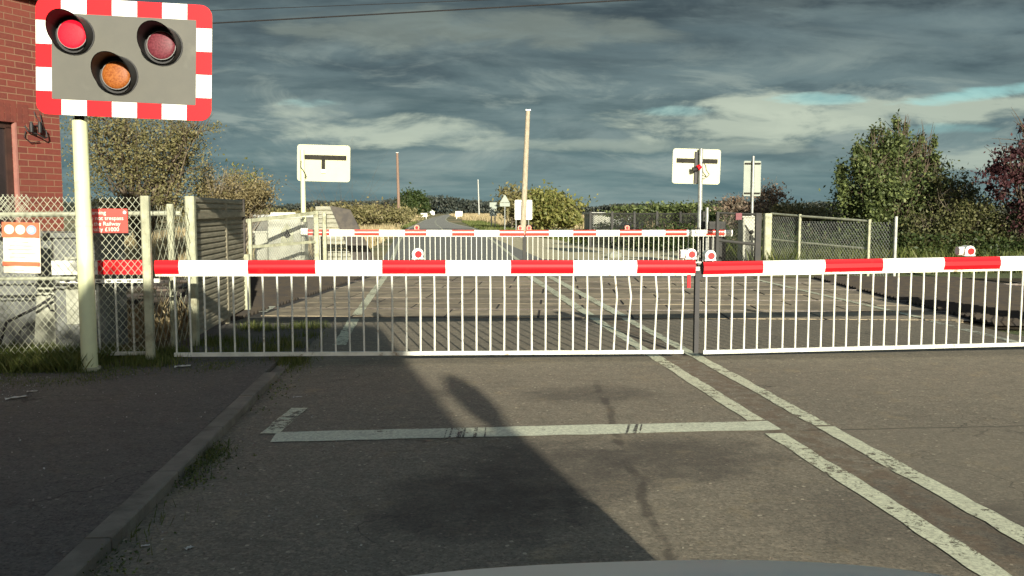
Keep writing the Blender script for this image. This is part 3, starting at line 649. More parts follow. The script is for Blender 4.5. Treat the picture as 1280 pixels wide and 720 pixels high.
# ------------------------------------------------------------------ fences
def mesh_panel(mb, a, b, z0, z1, cell=.058, r=.0017, ztop=None):
    """diamond wire mesh between two plan points"""
    a = Vector(a).to_2d(); b = Vector(b).to_2d(); L = (b - a).length; d = (b - a) / L; H_ = z1 - z0
    nrm = Vector((-d.y, d.x)); k = 1.25                    # diamonds taller than wide
    for sgn in (1, -1):
        off = nrm * r * 1.2 * sgn; s = -H_ / k
        while s < L + H_ / k:
            s0, s1 = s, s + sgn * H_ / k; z_a, z_b = 0.0, H_
            lo, hi = min(s0, s1), max(s0, s1)
            # clip to [0, L]
            def cl(sv): return max(0, min(L, sv))
            if hi > 0 and lo < L:
                ca, cb = cl(s0), cl(s1)
                za = (ca - s0) * k * sgn; zb = (cb - s0) * k * sgn
                if abs(zb - za) > .005:
                    p = a + d * ca + off; q = a + d * cb + off
                    mb.bar((p.x, p.y, z0 + za), (q.x, q.y, z0 + zb), r * 2, r * 2)
            s += cell
    return mb
FY = 7.80
fr = empty('chain_link_fence', (-2.5, FY, .1), 'chain-link fence at the left with a white poster tied on it', 'fence')
def wl(o, root):    # world-coordinates mesh parented to an unrotated root
    o.location = -Vector(root.location); return o
wl(mesh_panel(MB(), (-6.2, FY), (-2.52, FY), .14, 1.47).build('wire_mesh', GALVY, fr, recalc=False), fr)
for x_ in (-2.49, -4.55):
    wl(MB().box((x_, FY, .78), (.07, .07, 1.40), 0, None, .012).build('post', POSTM, fr), fr)
wl(MB().bar((-6.2, FY + .03, 1.31), (-2.52, FY + .03, 1.33), .035, .035, 0, 8).build('top_rail', GALVY, fr), fr)
wl(MB().bar((-6.2, FY + .035, .77), (-3.1, FY + .035, .78), .03, .03, 0, 8).build('middle_rail', GALVY, fr), fr)
# old sagging offcut of netting over the top by the window
net = MB(); mesh_panel(net, (-4.0, FY - .03), (-3.45, FY + .03), 1.28, 1.49, .036, .0015)
wl(net.build('netting_offcut', GALVY, fr, recalc=False), fr)
fr2 = empty('chain_link_fence', (-2.45, 8.9, 0), 'short chain-link fence linking the pale posts behind the barrier arm end', 'fence')
wl(mesh_panel(MB(), (-2.53, FY + .06), (-2.46, 9.0), .1, 1.40, .14).build('wire_mesh', GALVY, fr2, recalc=False), fr2)
wl(MB().bar((-6.0, 9.18, 1.30), (-2.56, 9.08, 1.33), .05, .05, 0, 8).build('top_rail', GALVY, fr2), fr2)

# slatted screen fence running along the road to the line
A = Vector((-2.50, 9.12)); B_ = Vector((-2.60, 12.0))
sf = empty('slatted_fence', (A.x, A.y, 0), 'weathered horizontal-slat screen fence between the barrier and the railway', 'fence')
sm_ = MB(); n = 23
for i in range(n):
    z = .06 + i * .0625
    d = (B_ - A).normalized(); nr = Vector((d.y, -d.x))
    rows = []
    for k, (o1, zz) in enumerate(((.0, 0), (.018, .012), (.018, .042), (.0, .0625), (-.014, .0625), (-.014, 0))):
        rows.append([(A.x + nr.x * o1, A.y + nr.y * o1, z + zz), (B_.x + nr.x * o1, B_.y + nr.y * o1, z + zz)])
    rows.append(rows[0]); sm_.grid(rows)
    sm_.add([r_[0] for r_ in rows[:-1]], [tuple(range(6))]); sm_.add([r_[1] for r_ in rows[:-1]], [tuple(range(6))])
wl(sm_.build('slat_panel', CORR, sf), sf)
for p, h in ((A + Vector((.03, -.02)), 1.50), (B_ + Vector((.03, .04)), .78), (A.lerp(B_, .62) - Vector((.02, 0)), 1.44)):
    wl(MB().box((p.x, p.y, h / 2), (.09, .09, h), 0, None, .012).build('post', POSTM if h != 1.44 else CORR, sf), sf)
wl(MB().box((B_.x - .02, B_.y + .02, .75), (.11, .05, 1.52)).build('end_board', mat('dark_board', (.05, .045, .04), .8, (.08, .07, .055), 8), sf), sf)
wl(MB().bar((A.x + .03, A.y, 1.30), (B_.x + .03, B_.y, 1.31), .03, .06).build('top_bearer', CORR, sf), sf)

# ------------------------------------------------------------------ posters and trespass notice
SIGNR = mat('notice_red', (.72, .06, .045), .45, (.66, .055, .04), 6)
PAPER = mat('poster_paper', (.66, .62, .48), .6, (.60, .55, .42), 5); ORG = mat('poster_orange', (.62, .13, .05), .6); GREYT = mat('print_grey', (.35, .34, .33), .7)
PBLUE = mat('emblem_blue', (.25, .36, .5), .6); 
tl = P(3, 278, FY - .03); brr = P(52, 341, FY - .03)
po = empty('poster', ((tl.x + brr.x) / 2, FY - .035, (tl.z + brr.z) / 2), 'white and orange poster tied to the chain-link fence', 'poster')
po.rotation_euler = (0, R(1.6), 0)
w_, h_ = brr.x - tl.x, tl.z - brr.z
rows = []
for i in range(13):
    x_ = -w_ / 2 + w_ * i / 12; yy = -.012 * math.sin(i / 12 * math.pi) + .006 * math.sin(i * 1.1)
    rows.append([(x_, yy, -h_ / 2), (x_, yy, h_ / 2)])
o = MB().grid(rows).build('sheet', PAPER, po); md = o.modifiers.new('t', 'SOLIDIFY'); md.thickness = .002
MB().b2((-w_ / 2, -.020, h_ / 2 - .125), (w_ / 2, -.0175, h_ / 2)).build('header_band', ORG, po)
MB().b2((-w_ / 2, -.020, -h_ / 2 + .06), (w_ / 2, -.0175, -h_ / 2 + .095)).build('footer_band', ORG, po)
for i, mm in enumerate((PAPER, PAPER, PBLUE)):
    mb = MB(); cx_ = -w_ / 2 + w_ * (.2 + .3 * i); mb.prism([(cx_ + .04 * math.cos(a * math.pi / 10), h_ / 2 - .06 + .04 * math.sin(a * math.pi / 10)) for a in range(20)], -.023, -.0205)
    if i == 2: mb.prism([(cx_ + .02 * math.cos(a * math.pi / 10), h_ / 2 - .06 + .02 * math.sin(a * math.pi / 10)) for a in range(20)], -.025, -.0235, mi=1)
    mb.build('emblem', [mm, PAPER], po)
mb = MB()
for i, (u0, u1) in enumerate(((.3, .7), (.2, .85), (.15, .8), (.25, .9), (.2, .6))):
    z = h_ / 2 - .165 - i * .032; mb.b2((-w_ / 2 + w_ * u0, -.0195, z), (-w_ / 2 + w_ * u1, -.018, z + .006))
mb.build('print', GREYT, po); MB().b2((-.06, -.0195, -h_ / 2 + .018), (.02, -.018, -h_ / 2 + .03)).build('footer_print', GREYT, po)
tl = P(104, 261, FY - .03); brr = P(160.5, 291, FY - .03); w_, h_ = brr.x - tl.x, tl.z - brr.z
ns_ = empty('trespass_notice', (tl.x, FY - .035, brr.z), 'red trespass notice with white lettering on the fence beside the signal post', 'notice')
MB().b2((0, -.004, 0), (w_, 0, h_), 0).build('board', SIGNR, ns_)
for i, s_ in enumerate(('Warning', 'Do not trespass', 'on the Railway', 'Penalty £1000')):
    text('lettering', s_, .047, mat('lettering_white', (.85, .82, .72), .5), ns_, (.022, -.0052, h_ - .047 - i * .047), (R(90), 0, 0), .0007)
MB().prism([(w_ - .022 + .014 * math.cos(a * .5), h_ - .03 + .014 * math.sin(a * .5)) for a in range(13)], -.006, -.0042).build('emblem', WHITE, ns_)
# little metal fixings
for x_ in (.03, w_ - .03): MB().bar((x_, -.009, h_ - .008), (x_, .03, h_ - .008), .008, .008, 0, 8).build('bolt', GALV, ns_)

# ------------------------------------------------------------------ crossing signals
def rrect(w, h, r, n=6):
    p = []
    for cx_, cz, a0 in ((w / 2 - r, h / 2 - r, 0), (-w / 2 + r, h / 2 - r, 90), (-w / 2 + r, -h / 2 + r, 180), (w / 2 - r, -h / 2 + r, 270)):
        p += [(cx_ + r * math.cos(R(a0 + 90 * i / n)), cz + r * math.sin(R(a0 + 90 * i / n))) for i in range(n + 1)]
    return p
def hood(name, parent, c, r, L, m):
    """open-fronted cowl: full ring at the panel, cut back towards its lower edge"""
    x0, z0 = c; mb = MB(); n = 28
    for rad in (r, r - .006):
        rows = []
        for j in range(2):
            row = []
            for i in range(n):
                a = 2 * math.pi * i / n; up = (1 + math.sin(a)) / 2; ln = L * (.10 + .90 * up ** .9)
                row.append((x0 + rad * math.cos(a), -.012 - (ln if j else 0), z0 + rad * math.sin(a)))
            rows.append(row)
        mb.grid(rows, closed=True)
    mb.tube([(x0, -.004, z0), (x0, -.02, z0)], r * 1.06, 28)
    return mb.build(name, m, parent, smooth_=True)
def signal(loc, W_, H_, roll, label, group, pole_x, pole_h, post_m, yaw=0.0, front=True):
    root = empty('crossing_signal', loc, label, 'signal', group, yaw)
    head = bpy.data.objects.new('signal_head', None)
    z0 = pole_h
    M = Matrix.Rotation(roll, 4, 'Y'); 
    def pt(o): o.location = (0, 0, z0); o.rotation_euler = (0, roll, 0); return o
    pt(MB().prism(rrect(W_, H_, .09), -.004, .008).build('backboard', [CREAMB], root))
    if front:
        pt(MB().prism(rrect(W_ - .24, H_ - .24, .006), -.012, -.0045).build('grey_panel', GREYF, root))
        brd = MB(); bw = .125; r_ = .09
        nx, nz = 7, 5; sx, sz = W_ / nx, H_ / nz
        for i in range(1, nx - 1):
            for s in (-1, 1): brd.b2((-W_ / 2 + i * sx, -.0075, s * (H_ / 2)), (-W_ / 2 + (i + 1) * sx, -.0042, s * (H_ / 2 - bw)), i % 2)
        for i in range(1, nz - 1):
            for s in (-1, 1): brd.b2((s * W_ / 2, -.0075, -H_ / 2 + i * sz), (s * (W_ / 2 - bw), -.0042, -H_ / 2 + (i + 1) * sz), i % 2)
        arc = [(W_ / 2 - r_ + r_ * math.cos(R(a)), H_ / 2 - r_ + r_ * math.sin(R(a))) for a in range(0, 91, 15)]
        L_ = [(W_ / 2, H_ / 2 - sz)] + arc + [(W_ / 2 - sx, H_ / 2), (W_ / 2 - sx, H_ / 2 - bw), (W_ / 2 - bw, H_ / 2 - bw), (W_ / 2 - bw, H_ / 2 - sz)]
        for a in (1, -1):
            for b_ in (1, -1): brd.prism([(x * a, z * b_) for x, z in L_], -.0075, -.0042, mi=0)
        pt(brd.build('border', [RED, WHITE], root))
        for (lx, lz, lm, nm) in ((-.375, .165, LENSL, 'lit'), (.295, .115, LENSR, 'off'), (-.045, -.13, LENSA, 'amber')):
            u = pt(hood('lamp_hood', root, (lx, lz),   .145, .27, BLACK))
            le = MB(); rr_ = []
            for k in range(6):
                q = k / 5; rad = .106 * math.sin(q * math.pi / 2) + .0005; yy = -.06 - .022 * math.cos(q * math.pi / 2)
                rr_.append([(lx + rad * math.cos(2 * math.pi * i / 24), yy, lz + rad * math.sin(2 * math.pi * i / 24)) for i in range(24)])
            le.grid(rr_, closed=True); le.tube([(lx, -.02, lz), (lx, -.058, lz)], .112, 24, 1)
            l = le.build('lens', [lm, mat('lamp_ring', (.16, .16, .15), .5)], u, smooth_=True)
    return root, pt
# near signal
SY = 7.32; c = P(156, 74.5, SY)
base = P(110, 462, 7.18)
pt_top = P(97, 150, SY + .10)
NX = pt_top.x
near, ptf = signal((c.x, SY, .05), 1.335, .90, R(2.1), 'near crossing signal with red and white chequered border and lit red lamp', 'crossing signals', 0, c.z - .05, CREAM)
dx = NX - c.x
MB().tube([(dx - .0, .14, 0), (dx, .14, 1.23), (dx, .14, 1.235), (dx, .14, pt_top.z - .05)], [.063, .063, .060, .058], 20).build('pole', CREAM, near, smooth_=True)
MB().tube([(dx, .14, pt_top.z - .06), (dx, .14, pt_top.z + .25)], .036, 16).build('pole_neck', DGREY, near, smooth_=True)
MB().b2((dx - .05, .01, pt_top.z + .14), (.45, .05, pt_top.z + .21)).build('mounting_bar', DGREY, near)
MB().box((dx, .09, pt_top.z + .17), (.1, .14, .12)).build('bracket', DGREY, near)
MB().tube([(dx, .14, 1.18), (dx, .14, 1.195)], .066, 20).build('pole_collar', CREAM, near, smooth_=True)
MB().tube([(dx, .14, -.02), (dx, .14, .03)], .085, 20).build('foot_collar', POSTM, near, smooth_=True)

# far signals seen from behind
def far_signal(px0, py0, px1, py1, Yd, polepx, label, mode):
    a = P(px0, py0, Yd); b_ = P(px1, py1, Yd); W_, H_ = b_.x - a.x, a.z - b_.z; cz = (a.z + b_.z) / 2; cxx = (a.x + b_.x) / 2
    root = empty('crossing_signal', (cxx, Yd, 0), label, 'signal', 'crossing signals')
    ro = R(1.3)
    def hd(o): o.location = (0, 0, cz); o.rotation_euler = (0, ro, 0); return o
    hd(MB().prism(rrect(W_, H_, .07), 0, .014).build('backboard', CREAMB, root))
    dxp = P(polepx, 200, Yd - .1).x - cxx
    MB().tube([(dxp, -.10, 0), (dxp, -.10, 1.2), (dxp, -.10, cz + (H_ * .5 if mode == 2 else H_ * .35))], [.07, .06, .05], 12).build('pole', CREAM if mode == 1 else GALV, root, smooth_=True)
    hd(MB().b2((-W_ * .42 if mode == 2 else dxp, -.035, H_ * .10), (W_ * .43, -.005, H_ * .22)).build('mounting_bar', DGREY, root))
    # the far face: lamps with their hoods point away
    for lx, lz in ((-.3, .12), (.3, .12), (0, -.12)):
        mb = MB(); mb.tube([(lx, .015, lz), (lx, .2, lz + .01)], .12, 16); hd(mb.build('lamp_hood', BLACK, root, smooth_=True))
    if mode == 1:
        hd(MB().b2((-.045, -.04, -H_ * .16), (.035, -.005, H_ * .10)).build('cable_box', DGREY, root))
        hd(MB().b2((-.05, -.06, -H_ * .26), (.05, -.02, -H_ * .17)).build('lamp_back', WHITE, root))
        cb = MB(); cb.tube([(dxp - .02, -.16, cz + .05), (dxp - .03, -.17, cz - .1), (dxp + .05, -.16, cz - .22), (dxp + .09, -.13, cz - .32), (dxp + .03, -.12, cz - .36)], .012, 6); cb.build('cable', BLACK, root)
    else:
        hd(MB().b2((dxp - .13, -.05, -H_ * .48), (dxp - .05, -.006, H_ * .42)).build('cable_box', BLACK, root))
        mb = MB(); bx_ = dxp - .10
        mb.tube([(bx_ - .12, -.17, cz - .09), (bx_ - .04, -.17, cz - .08), (bx_ + .0, -.17, cz - .07)], [.07, .055, .03], 14, 0)
        mb.tube([(bx_, -.17, cz - .05), (bx_ + .08, -.17, cz + .0)], [.07, .05], 14, 1); mb.build('warning_bell', [BLACK, RED], root, smooth_=True)
        cb = MB(); cb.tube([(dxp + .03, -.15, cz + .1), (dxp + .10, -.17, cz + .02), (dxp + .12, -.17, cz - .1), (dxp + .2, -.16, cz - .2), (dxp + .14, -.15, cz - .27), (dxp + .04, -.14, cz - .22)], .012, 6); cb.build('cable', BLACK, root)
        MB().b2((dxp - .06, -.16, .0), (dxp + .06, -.04, .95)).build('pole_base', DARKST, root)
    return root
far_signal(371, 181, 438, 227, 21.6, 378, 'crossing signal seen from behind, cream backboard offset from its white pole, far left', 1)
far_signal(841, 186, 900, 230, 21.6, 876, 'crossing signal seen from behind with a red bell and black cable loop, far right', 2)

# ------------------------------------------------------------------ barriers
def profile(hh, dd, e=.03):
    return [(-dd, -hh + e), (-dd + e * .4, -hh), (dd - e * .4, -hh), (dd, -hh + e), (dd, hh - e), (dd - e * .4, hh), (-dd + e * .4, hh), (-dd, hh - e), (-dd * 1.12, hh * .35), (-dd * 1.12, -hh * .35)]
def barrier(root_loc, xs, cols, hh, dd, z0, slope, zbot, bars, label, lamps, near=True, sbot=0.0, bend=(), y_slope=0.0, rim=None):
    """arm along x in local coordinates; xs = stripe boundaries, z at the first boundary = z0"""
    root = empty('level_crossing_barrier', root_loc, label, 'barrier', 'skirted level crossing barriers')
    zz = lambda x: z0 + (x - xs[0]) * slope
    zb = lambda x: zbot + (x - xs[0]) * sbot
    mb = MB(); pr = profile(hh, dd)
    for i in range(len(xs) - 1):
        rows = [[(x, y, zz(x) + z) for y, z in pr] for x in (xs[i], xs[i + 1])]
        mb.grid(rows, 'rw'.index(cols[i]), closed=True)
    mb.add([(xs[0], y, zz(xs[0]) + z) for y, z in pr], [tuple(range(len(pr)))], 2); mb.add([(xs[-1], y, zz(xs[-1]) + z) for y, z in pr], [tuple(range(len(pr)))], 2)
    mb.build('arm', [rim or RED, WHITE, BLACK], root, smooth_=True)
    a, b_ = xs[0], xs[-1]
    lo, hi = bars[0] - .0, bars[-1]
    MB().bar((min(a, lo), -dd * .2, zz(min(a, lo)) - hh - .011), (max(b_, hi), -dd * .2, zz(max(b_, hi)) - hh - .011), .03, .02).build('upper_rail', WHITEB, root)
    MB().bar((lo - .02, -dd * .2, zb(lo)), (hi + .02, -dd * .2, zb(hi)), .032, .034).build('bottom_rail', WHITEB, root)
    meshes = {}
    for i, x in enumerate(bars):
        top = zz(x) - hh - .02; bot = zb(x) + .015; r_ = .0085 if near else .011
        bd = bend[i] if i < len(bend) else 0
        if near:
            m_ = MB().tube([(x, -dd * .2, bot), (x + bd * .6, -dd * .2, (top + bot) / 2), (x + bd, -dd * .2, bot + (top - bot) * .72), (x + bd * .2, -dd * .2, top)], r_, 7)
            m_.build('skirt_bar', WHITEB, root, smooth_=True)
        else:
            k = 'bar'
            if k not in meshes:
                meshes[k] = MB().bar((0, -dd * .2, bot), (0, -dd * .2, top), .02, .02, 0, 6).build('skirt_bar', WHITEB, root); meshes[k].location = (x, 0, 0)
            else:
                c_ = meshes[k].copy(); COL.objects.link(c_); c_.parent = root; c_.location = (x, 0, zz(x) - zz(bars[0]))
    for x, kind in lamps:
        z = zz(x) + hh; l = MB(); r_ = .043 if near else .05
        l.b2((x - .02, -.02, z), (x + .02, .02, z + .02), 1)
        if kind == 'side':
            l.b2((x - .09, -.03, z + .02), (x + .02, .05, z + .095), 0, .02)
        pr_ = [(x + r_ * 1.15 * math.cos(R(q)), z + .058 + r_ * 1.15 * math.sin(R(q))) for q in range(-30, 211, 20)] + [(x - r_ * 1.25, z + .012), (x + r_ * 1.25, z + .012)]
        l.prism(pr_, -.05, .05, mi=0)
        lo_ = l.build('lamp', [WHITE if near else WRED, DGREY], root, smooth_=True)
        ring = MB().tube([(x + (.006 if near else 0), -.0505, z + .055), (x + (.006 if near else 0), -.058, z + .055)], r_ * .72, 18); ring.build('lens', BLENS, lo_, smooth_=True)
    return root
BY = 7.88
def bx_(px, Yd=BY, py=334): return P(px, py, Yd).x
LX = [bx_(p) for p in (195, 225, 311, 395, 478, 557, 638, 716, 795, 868)]
rng = random.Random(4)
barsL = [bx_(218) + i * .1243 for i in range(38)]; barsL = [b for b in barsL if b < LX[-1] - .015]
ztop = lambda px, y0, y1: (P(px, y0, BY).z + P(px, y1, BY).z) / 2
zl0, zl1 = ztop(195, 325, 342.5), ztop(868, 325, 341.5)
zb0, zb1 = P(215, 443, BY).z, P(865, 439, BY).z
bend = [rng.uniform(-.004, .004) for _ in barsL]
for i, d_ in zip(range(len(barsL) - 8, len(barsL)), (.006, .014, .026, .030, -.004, .022, .01, .014)): bend[i] = d_
Lroot = barrier((0, BY, 0), LX, 'rwrwrwrwr', .058, .045, zl0, (zl1 - zl0) / (LX[-1] - LX[0]), zb0, barsL, 'near left barrier arm with white bar skirt, lowered across the stop line lane',
                [(bx_(522.5), 'f'), (bx_(862), 'side')], True, (zb1 - zb0) / (barsL[-1] - barsL[0]), bend)
# pivot end, arms and machine of the near left barrier
mach = MB(); mach.b2((-3.42, .25, .1), (-2.98, .85, 1.12), 0, .03); mach.b2((-3.46, .2, 1.12), (-2.94, .9, 1.16), 0); mach.build('machine_cabinet', CABD, Lroot)
MB().b2((-3.30, .235, .35), (-3.06, .249, .95)).build('cabinet_door', CABM, Lroot)
ar = MB(); ar.b2((-3.3, -.03, .81), (-2.92, .05, .93), 1); ar.b2((-2.92, -.03, .81), (-2.52, .05, .93), 0); ar.build('arm_extension', [RED, WHITE], Lroot)
ar = MB(); ar.b2((-3.25, .0, .735), (-2.42, .03, .768), 0)
for i in range(9): ar.b2((-3.2 + i * .085, -.006, .745), (-3.165 + i * .085, .0, .757), 1)
ar.build('slotted_strap', [WHITE, BLACK], Lroot)
MB().tube([(-3.2, .05, .86), (-3.2, .3, .86)], .07, 14).build('pivot', DARKST, Lroot)
for x in (-2.95, -2.80, -2.66, -2.53): MB().bar((x, .03, .12), (x, .03, .75), .018, .018, 0, 6).build('skirt_bar', WHITEB, Lroot)
MB().b2((-3.1, .02, .1), (-2.5, .045, .13)).build('bottom_rail_stub', WHITEB, Lroot)
MB().b2((LX[-1], -.02, zl1 - .035), (LX[-1] + .045, .02, zl1 + .0)).build('tip_latch', GALV, Lroot)
MB().b2((LX[-1] - .07, -.03, zl1 - .19), (LX[-1] - .04, -.015, zl1 - .07)).build('tip_tag', RED, Lroot)
MB().b2((LX[-1] + .012, .0, zb1 - .02), (LX[-1] + .052, .05, zl1 - .06)).build('tip_post', BLACK, Lroot)

RX = [bx_(p) for p in (878, 952, 1029, 1101, 1177, 1247)] ; RX += [RX[-1] + .575 * (i + 1) for i in range(4)]
zr0, zr1 = ztop(878, 327, 343), ztop(1280, 319.5, 335.5)
slr = (zr1 - zr0) / (bx_(1280) - RX[0])
barsR = [bx_(882, py=380) + i * .121 for i in range(45)]; barsR = [b for b in barsR if b < RX[-1] - .1]
zrb0, zrb1 = P(878, 440, BY).z, P(1280, 430, BY).z
Rroot = barrier((0, BY, 0), RX, 'rwrwrwrwr', .056, .045, zr0, slr, zrb0, barsR, 'near right barrier arm with white bar skirt, reaching out of the right edge of view',
                [(bx_(886), 'f'), (bx_(1208), 'side')], True, (zrb1 - zrb0) / (bx_(1280) - RX[0]), [rng.uniform(-.003, .003) for _ in barsR])
MB().b2((RX[-1] - .1, .2, -.02), (RX[-1] + .5, .85, 1.15), 0, .03).build('machine_cabinet', CABD, Rroot)
MB().tube([(RX[-1] + .1, .0, 1.03), (RX[-1] + .1, .3, 1.03)], .07, 14).build('pivot', DARKST, Rroot)

# far barriers
FYB = 21.0
def fx(px): return P(px, 290, FYB).x
def fz(py, px=650): return P(px, py, FYB).z
fb = [385, 412, 443, 474, 506, 533, 565, 593, 624, 655]
pale = mat('striped_red', (.72, .05, .035), .45, (.6, .06, .04), 8)
FX = [fx(p) for p in fb]
FLr = barrier((0, FYB, 0), FX, 'rwrwrwrwr', .066, .05, fz(290.5, 400), (fz(291.3) - fz(290.5, 400)) / 4.9, .12, [FX[0] + .15 + i * .1215 for i in range(39) if FX[0] + .15 + i * .1215 < FX[-1]],
              'far left barrier arm with skirt, lowered beyond the railway', [(fx(521), 'f'), (fx(650), 'f')], False, rim=pale)
fb2 = [657, 686, 716, 745, 774, 802, 831, 858, 882, 905, 915]
FX2 = [fx(p) for p in fb2]
FRr = barrier((0, FYB, 0), FX2, 'rwrwrwrwrw', .066, .05, fz(291.2), (fz(290.8, 900) - fz(291.2)) / 4.9, .12, [FX2[0] + .05 + i * .1215 for i in range(40) if FX2[0] + .05 + i * .1215 < FX2[-1] - .3],
              'far right barrier arm with skirt, lowered beyond the railway', [(fx(661), 'f'), (fx(783.5), 'f')], False, rim=pale)
for rt_, xp in ((FLr, FX), (FRr, FX2)):   # thin white strip lying over the red stripes
    s = MB()
    for i in range(0, len(xp) - 1, 2): s.b2((xp[i] + .01, -.068, fz(290.6) - .018 + .02), (xp[i + 1] - .01, -.0575, fz(290.6) + .022))
    s.build('reflective_strip', WHITE, rt_)
MB().b2((FX[0] - .5, .1, 0), (FX[0] - .1, .7, 1.1), 0, .03).build('machine_cabinet', CABM, FLr)
MB().b2((FX[0] - .16, -.05, .80), (FX[0], .06, .96), 0, .02).build('arm_bracket', WHITE, FLr)
MB().b2((fx(868), -.085, .82), (fx(883), -.07, .91)).build('arm_coupling', GALV, FRr)
MB().b2((FX2[-1] - .55, .12, 0), (FX2[-1] - .1, .7, 1.1), 0, .03).build('machine_cabinet', DARKST, FRr)
MB().b2((fx(655) - .03, -.02, .05), (fx(655) + .05, .04, .8)).build('tip_post', DARKST, FLr)

# ------------------------------------------------------------------ posts by the far right signal
for px, h, mm in ((884, 262, GALV),):
    a = P(px, 262, 21.2); o = MB().tube([(0, 0, -.05), (0, 0, a.z + .05)], .04, 10).build('steel_post', mm, smooth_=True); o.location = (a.x, 21.2, 0); tag(o, 'short grey steel post right of the far right signal pole', 'post')
# dark gate
gy = 19.6
g0 = P(897, 266, gy); g1 = P(948, 268, gy)
gt = empty('metal_gate', (g0.x, gy, 0), 'dark tubular metal gate with fine mesh beside the far right barrier', 'gate')
for p, w_ in ((g0, .06), (g1, .13)): MB().b2((p.x - g0.x - w_ / 2, -.04, -.05), (p.x - g0.x + w_ / 2, .04, p.z + .03)).build('gate_post', DARKST, gt)
a = P(897, 300, gy); b_ = P(948, 306, gy)
MB().bar((0, 0, g0.z), (g1.x - g0.x, 0, g1.z), .045, .045, 0, 8).build('rail', DARKST, gt); MB().bar((0, 0, a.z), (b_.x - g0.x, 0, b_.z), .05, .07, 0, 8).build('rail', DARKST, gt)
MB().bar((0, 0, .1), (b_.x - g0.x, 0, .1), .045, .045, 0, 8).build('rail', DARKST, gt)
mesh_panel(MB(), (0, 0), (g1.x - g0.x, 0), .1, g0.z, .07, .002).build('wire_mesh', DARKST, gt, recalc=False)
o = P(923, 268, gy); MB().b2((o.x - g0.x - .07, -.04, o.z - .12), (o.x - g0.x + .07, .01, o.z + .03)).build('hinge_box', mat('maroon', (.16, .03, .04), .6), gt)
# right cabinet and pale post
def cabinet(px0, px1, pyt, Yd, dep, label, knob=None, m=CABM, pz=0.0):
    a = P(px0, pyt, Yd); b_ = P(px1, pyt, Yd); r_ = empty('equipment_cabinet', ((a.x + b_.x) / 2, Yd, 0), label, 'cabinet')
    w = (b_.x - a.x) / 2; h = a.z
    MB().b2((-w, 0, -.05), (w, dep, h), 0, .02).build('housing', m, r_)
    MB().b2((-w - .03, -.03, h), (w + .03, dep + .03, h + .04)).build('lid', m, r_)
    d = MB(); d.b2((-w + .04, -.012, .1), (w - .04, -.002, h - .06)); dd_ = d.build('door', m, r_)
    return r_, w, h, dd_
r_, w, h, dd_ = cabinet(929, 948, 272, 21.8, .4, 'narrow pale cabinet with a round lock seen through the dark gate')
kx = P(939, 290, 21.8); MB().tube([(kx.x - r_.location.x, -.013, kx.z), (kx.x - r_.location.x, -.05, kx.z)], .05, 16).build('lock', DGREY, dd_)
MB().b2((-.03, -.03, kx.z - .2), (.0, -.013, kx.z - .1)).build('handle', DGREY, dd_)
a = P(959.5, 268, 20.5); o = MB().box((0, 0, a.z / 2), (.17, .17, a.z + .05), 0, None, .02).build('concrete_post', POSTM); o.location = (a.x, 20.5, 0); tag(o, 'thick pale concrete post right of the dark gate', 'post')
# right chain-link fence coming towards us
q0 = P(964, 267, 20.6); q1 = P(1000, 270, 19.7); q2 = P(1087, 276.5, 18.0); q3 = P(1120, 273, 17.4)
rf = empty('chain_link_fence', (q0.x, q0.y, 0), 'galvanised chain-link fence with two pale rails below the big green tree', 'fence')
wr = MB()
for a, b_ in ((q0, q1), (q1, q2), (q2, q3)): mesh_panel(wr, a, b_, -.02, min(a.z, b_.z) - .02, .075, .0028)
wl(wr.build('wire_mesh', GALV, rf, recalc=False), rf)
m0 = P(964, 299, 20.6); m1 = P(1000, 303, 19.7); m2 = P(1087, 311, 18.0)
wl(MB().bar(q0, q1, .05, .05, 0, 8).bar(q1, q2, .05, .05, 0, 8).build('top_rail', GALVY, rf), rf)
wl(MB().bar(m0, m1, .05, .05, 0, 8).bar(m1, m2, .05, .05, 0, 8).build('middle_rail', GALVY, rf), rf)
for p in (q1, q2, q3, Vector((q3.x + 1.6, q3.y - .2, q3.z)), Vector((q3.x + 3.4, q3.y - .4, q3.z))):
    if p.x > q3.x + .1: continue
    wl(MB().box((p.x, p.y, p.z / 2), (.06, .06, p.z + .08), 0, None, .01).build('post', POSTM if p is not q3 else GALV, rf), rf)
# dark mesh fence behind the far right barrier
d0 = P(738, 267, 33); d1 = P(880, 265, 31)
df = empty('mesh_fence', (d0.x, d0.y, 0), 'long dark mesh fence behind the far right barrier', 'fence')
wr = MB(); mesh_panel(wr, d0, d1, 0, d0.z, .06, .0055); wl(wr.build('wire_mesh', DARKST, df, recalc=False), df)
wl(MB().bar(d0, (d1.x, d1.y, d0.z), .05, .05).build('top_rail', DARKST, df), df)
for i in range(6):
    p = d0.lerp(d1, i / 5); wl(MB().b2((p.x - .04, p.y - .04, -.05), (p.x + .04, p.y + .04, d0.z + .08)).build('post', DARKST, df), df)
# small shed behind it
a = P(741, 268, 40); b_ = P(764, 268, 40); c_ = P(800, 268, 41)
sh = empty('shed', (a.x, 40, 0), 'low pale grey shed behind the dark mesh fence', 'shed')
hz_ = a.z + .1; ww = b_.x - a.x; w2 = c_.x - a.x
MB().b2((0, 0, -.05), (w2, 2.4, hz_ - .1)).build('wall', [mat('shed_wall', (.22, .23, .20), .7, (.16, .17, .15), 4)], sh)
MB().b2((-.1, -.12, hz_ - .1), (w2 + .1, 2.5, hz_)).build('roof', mat('shed_roof', (.34, .35, .31), .7), sh)
MB().b2((.06, -.03, 0), (ww - .08, -.002, hz_ - .16)).build('door', CABM, sh)
MB().b2((ww + .7, -.02, .5), (ww + .95, -.002, 1.1)).build('window', mat('dusty_glass', (.3, .33, .32), .2), sh)
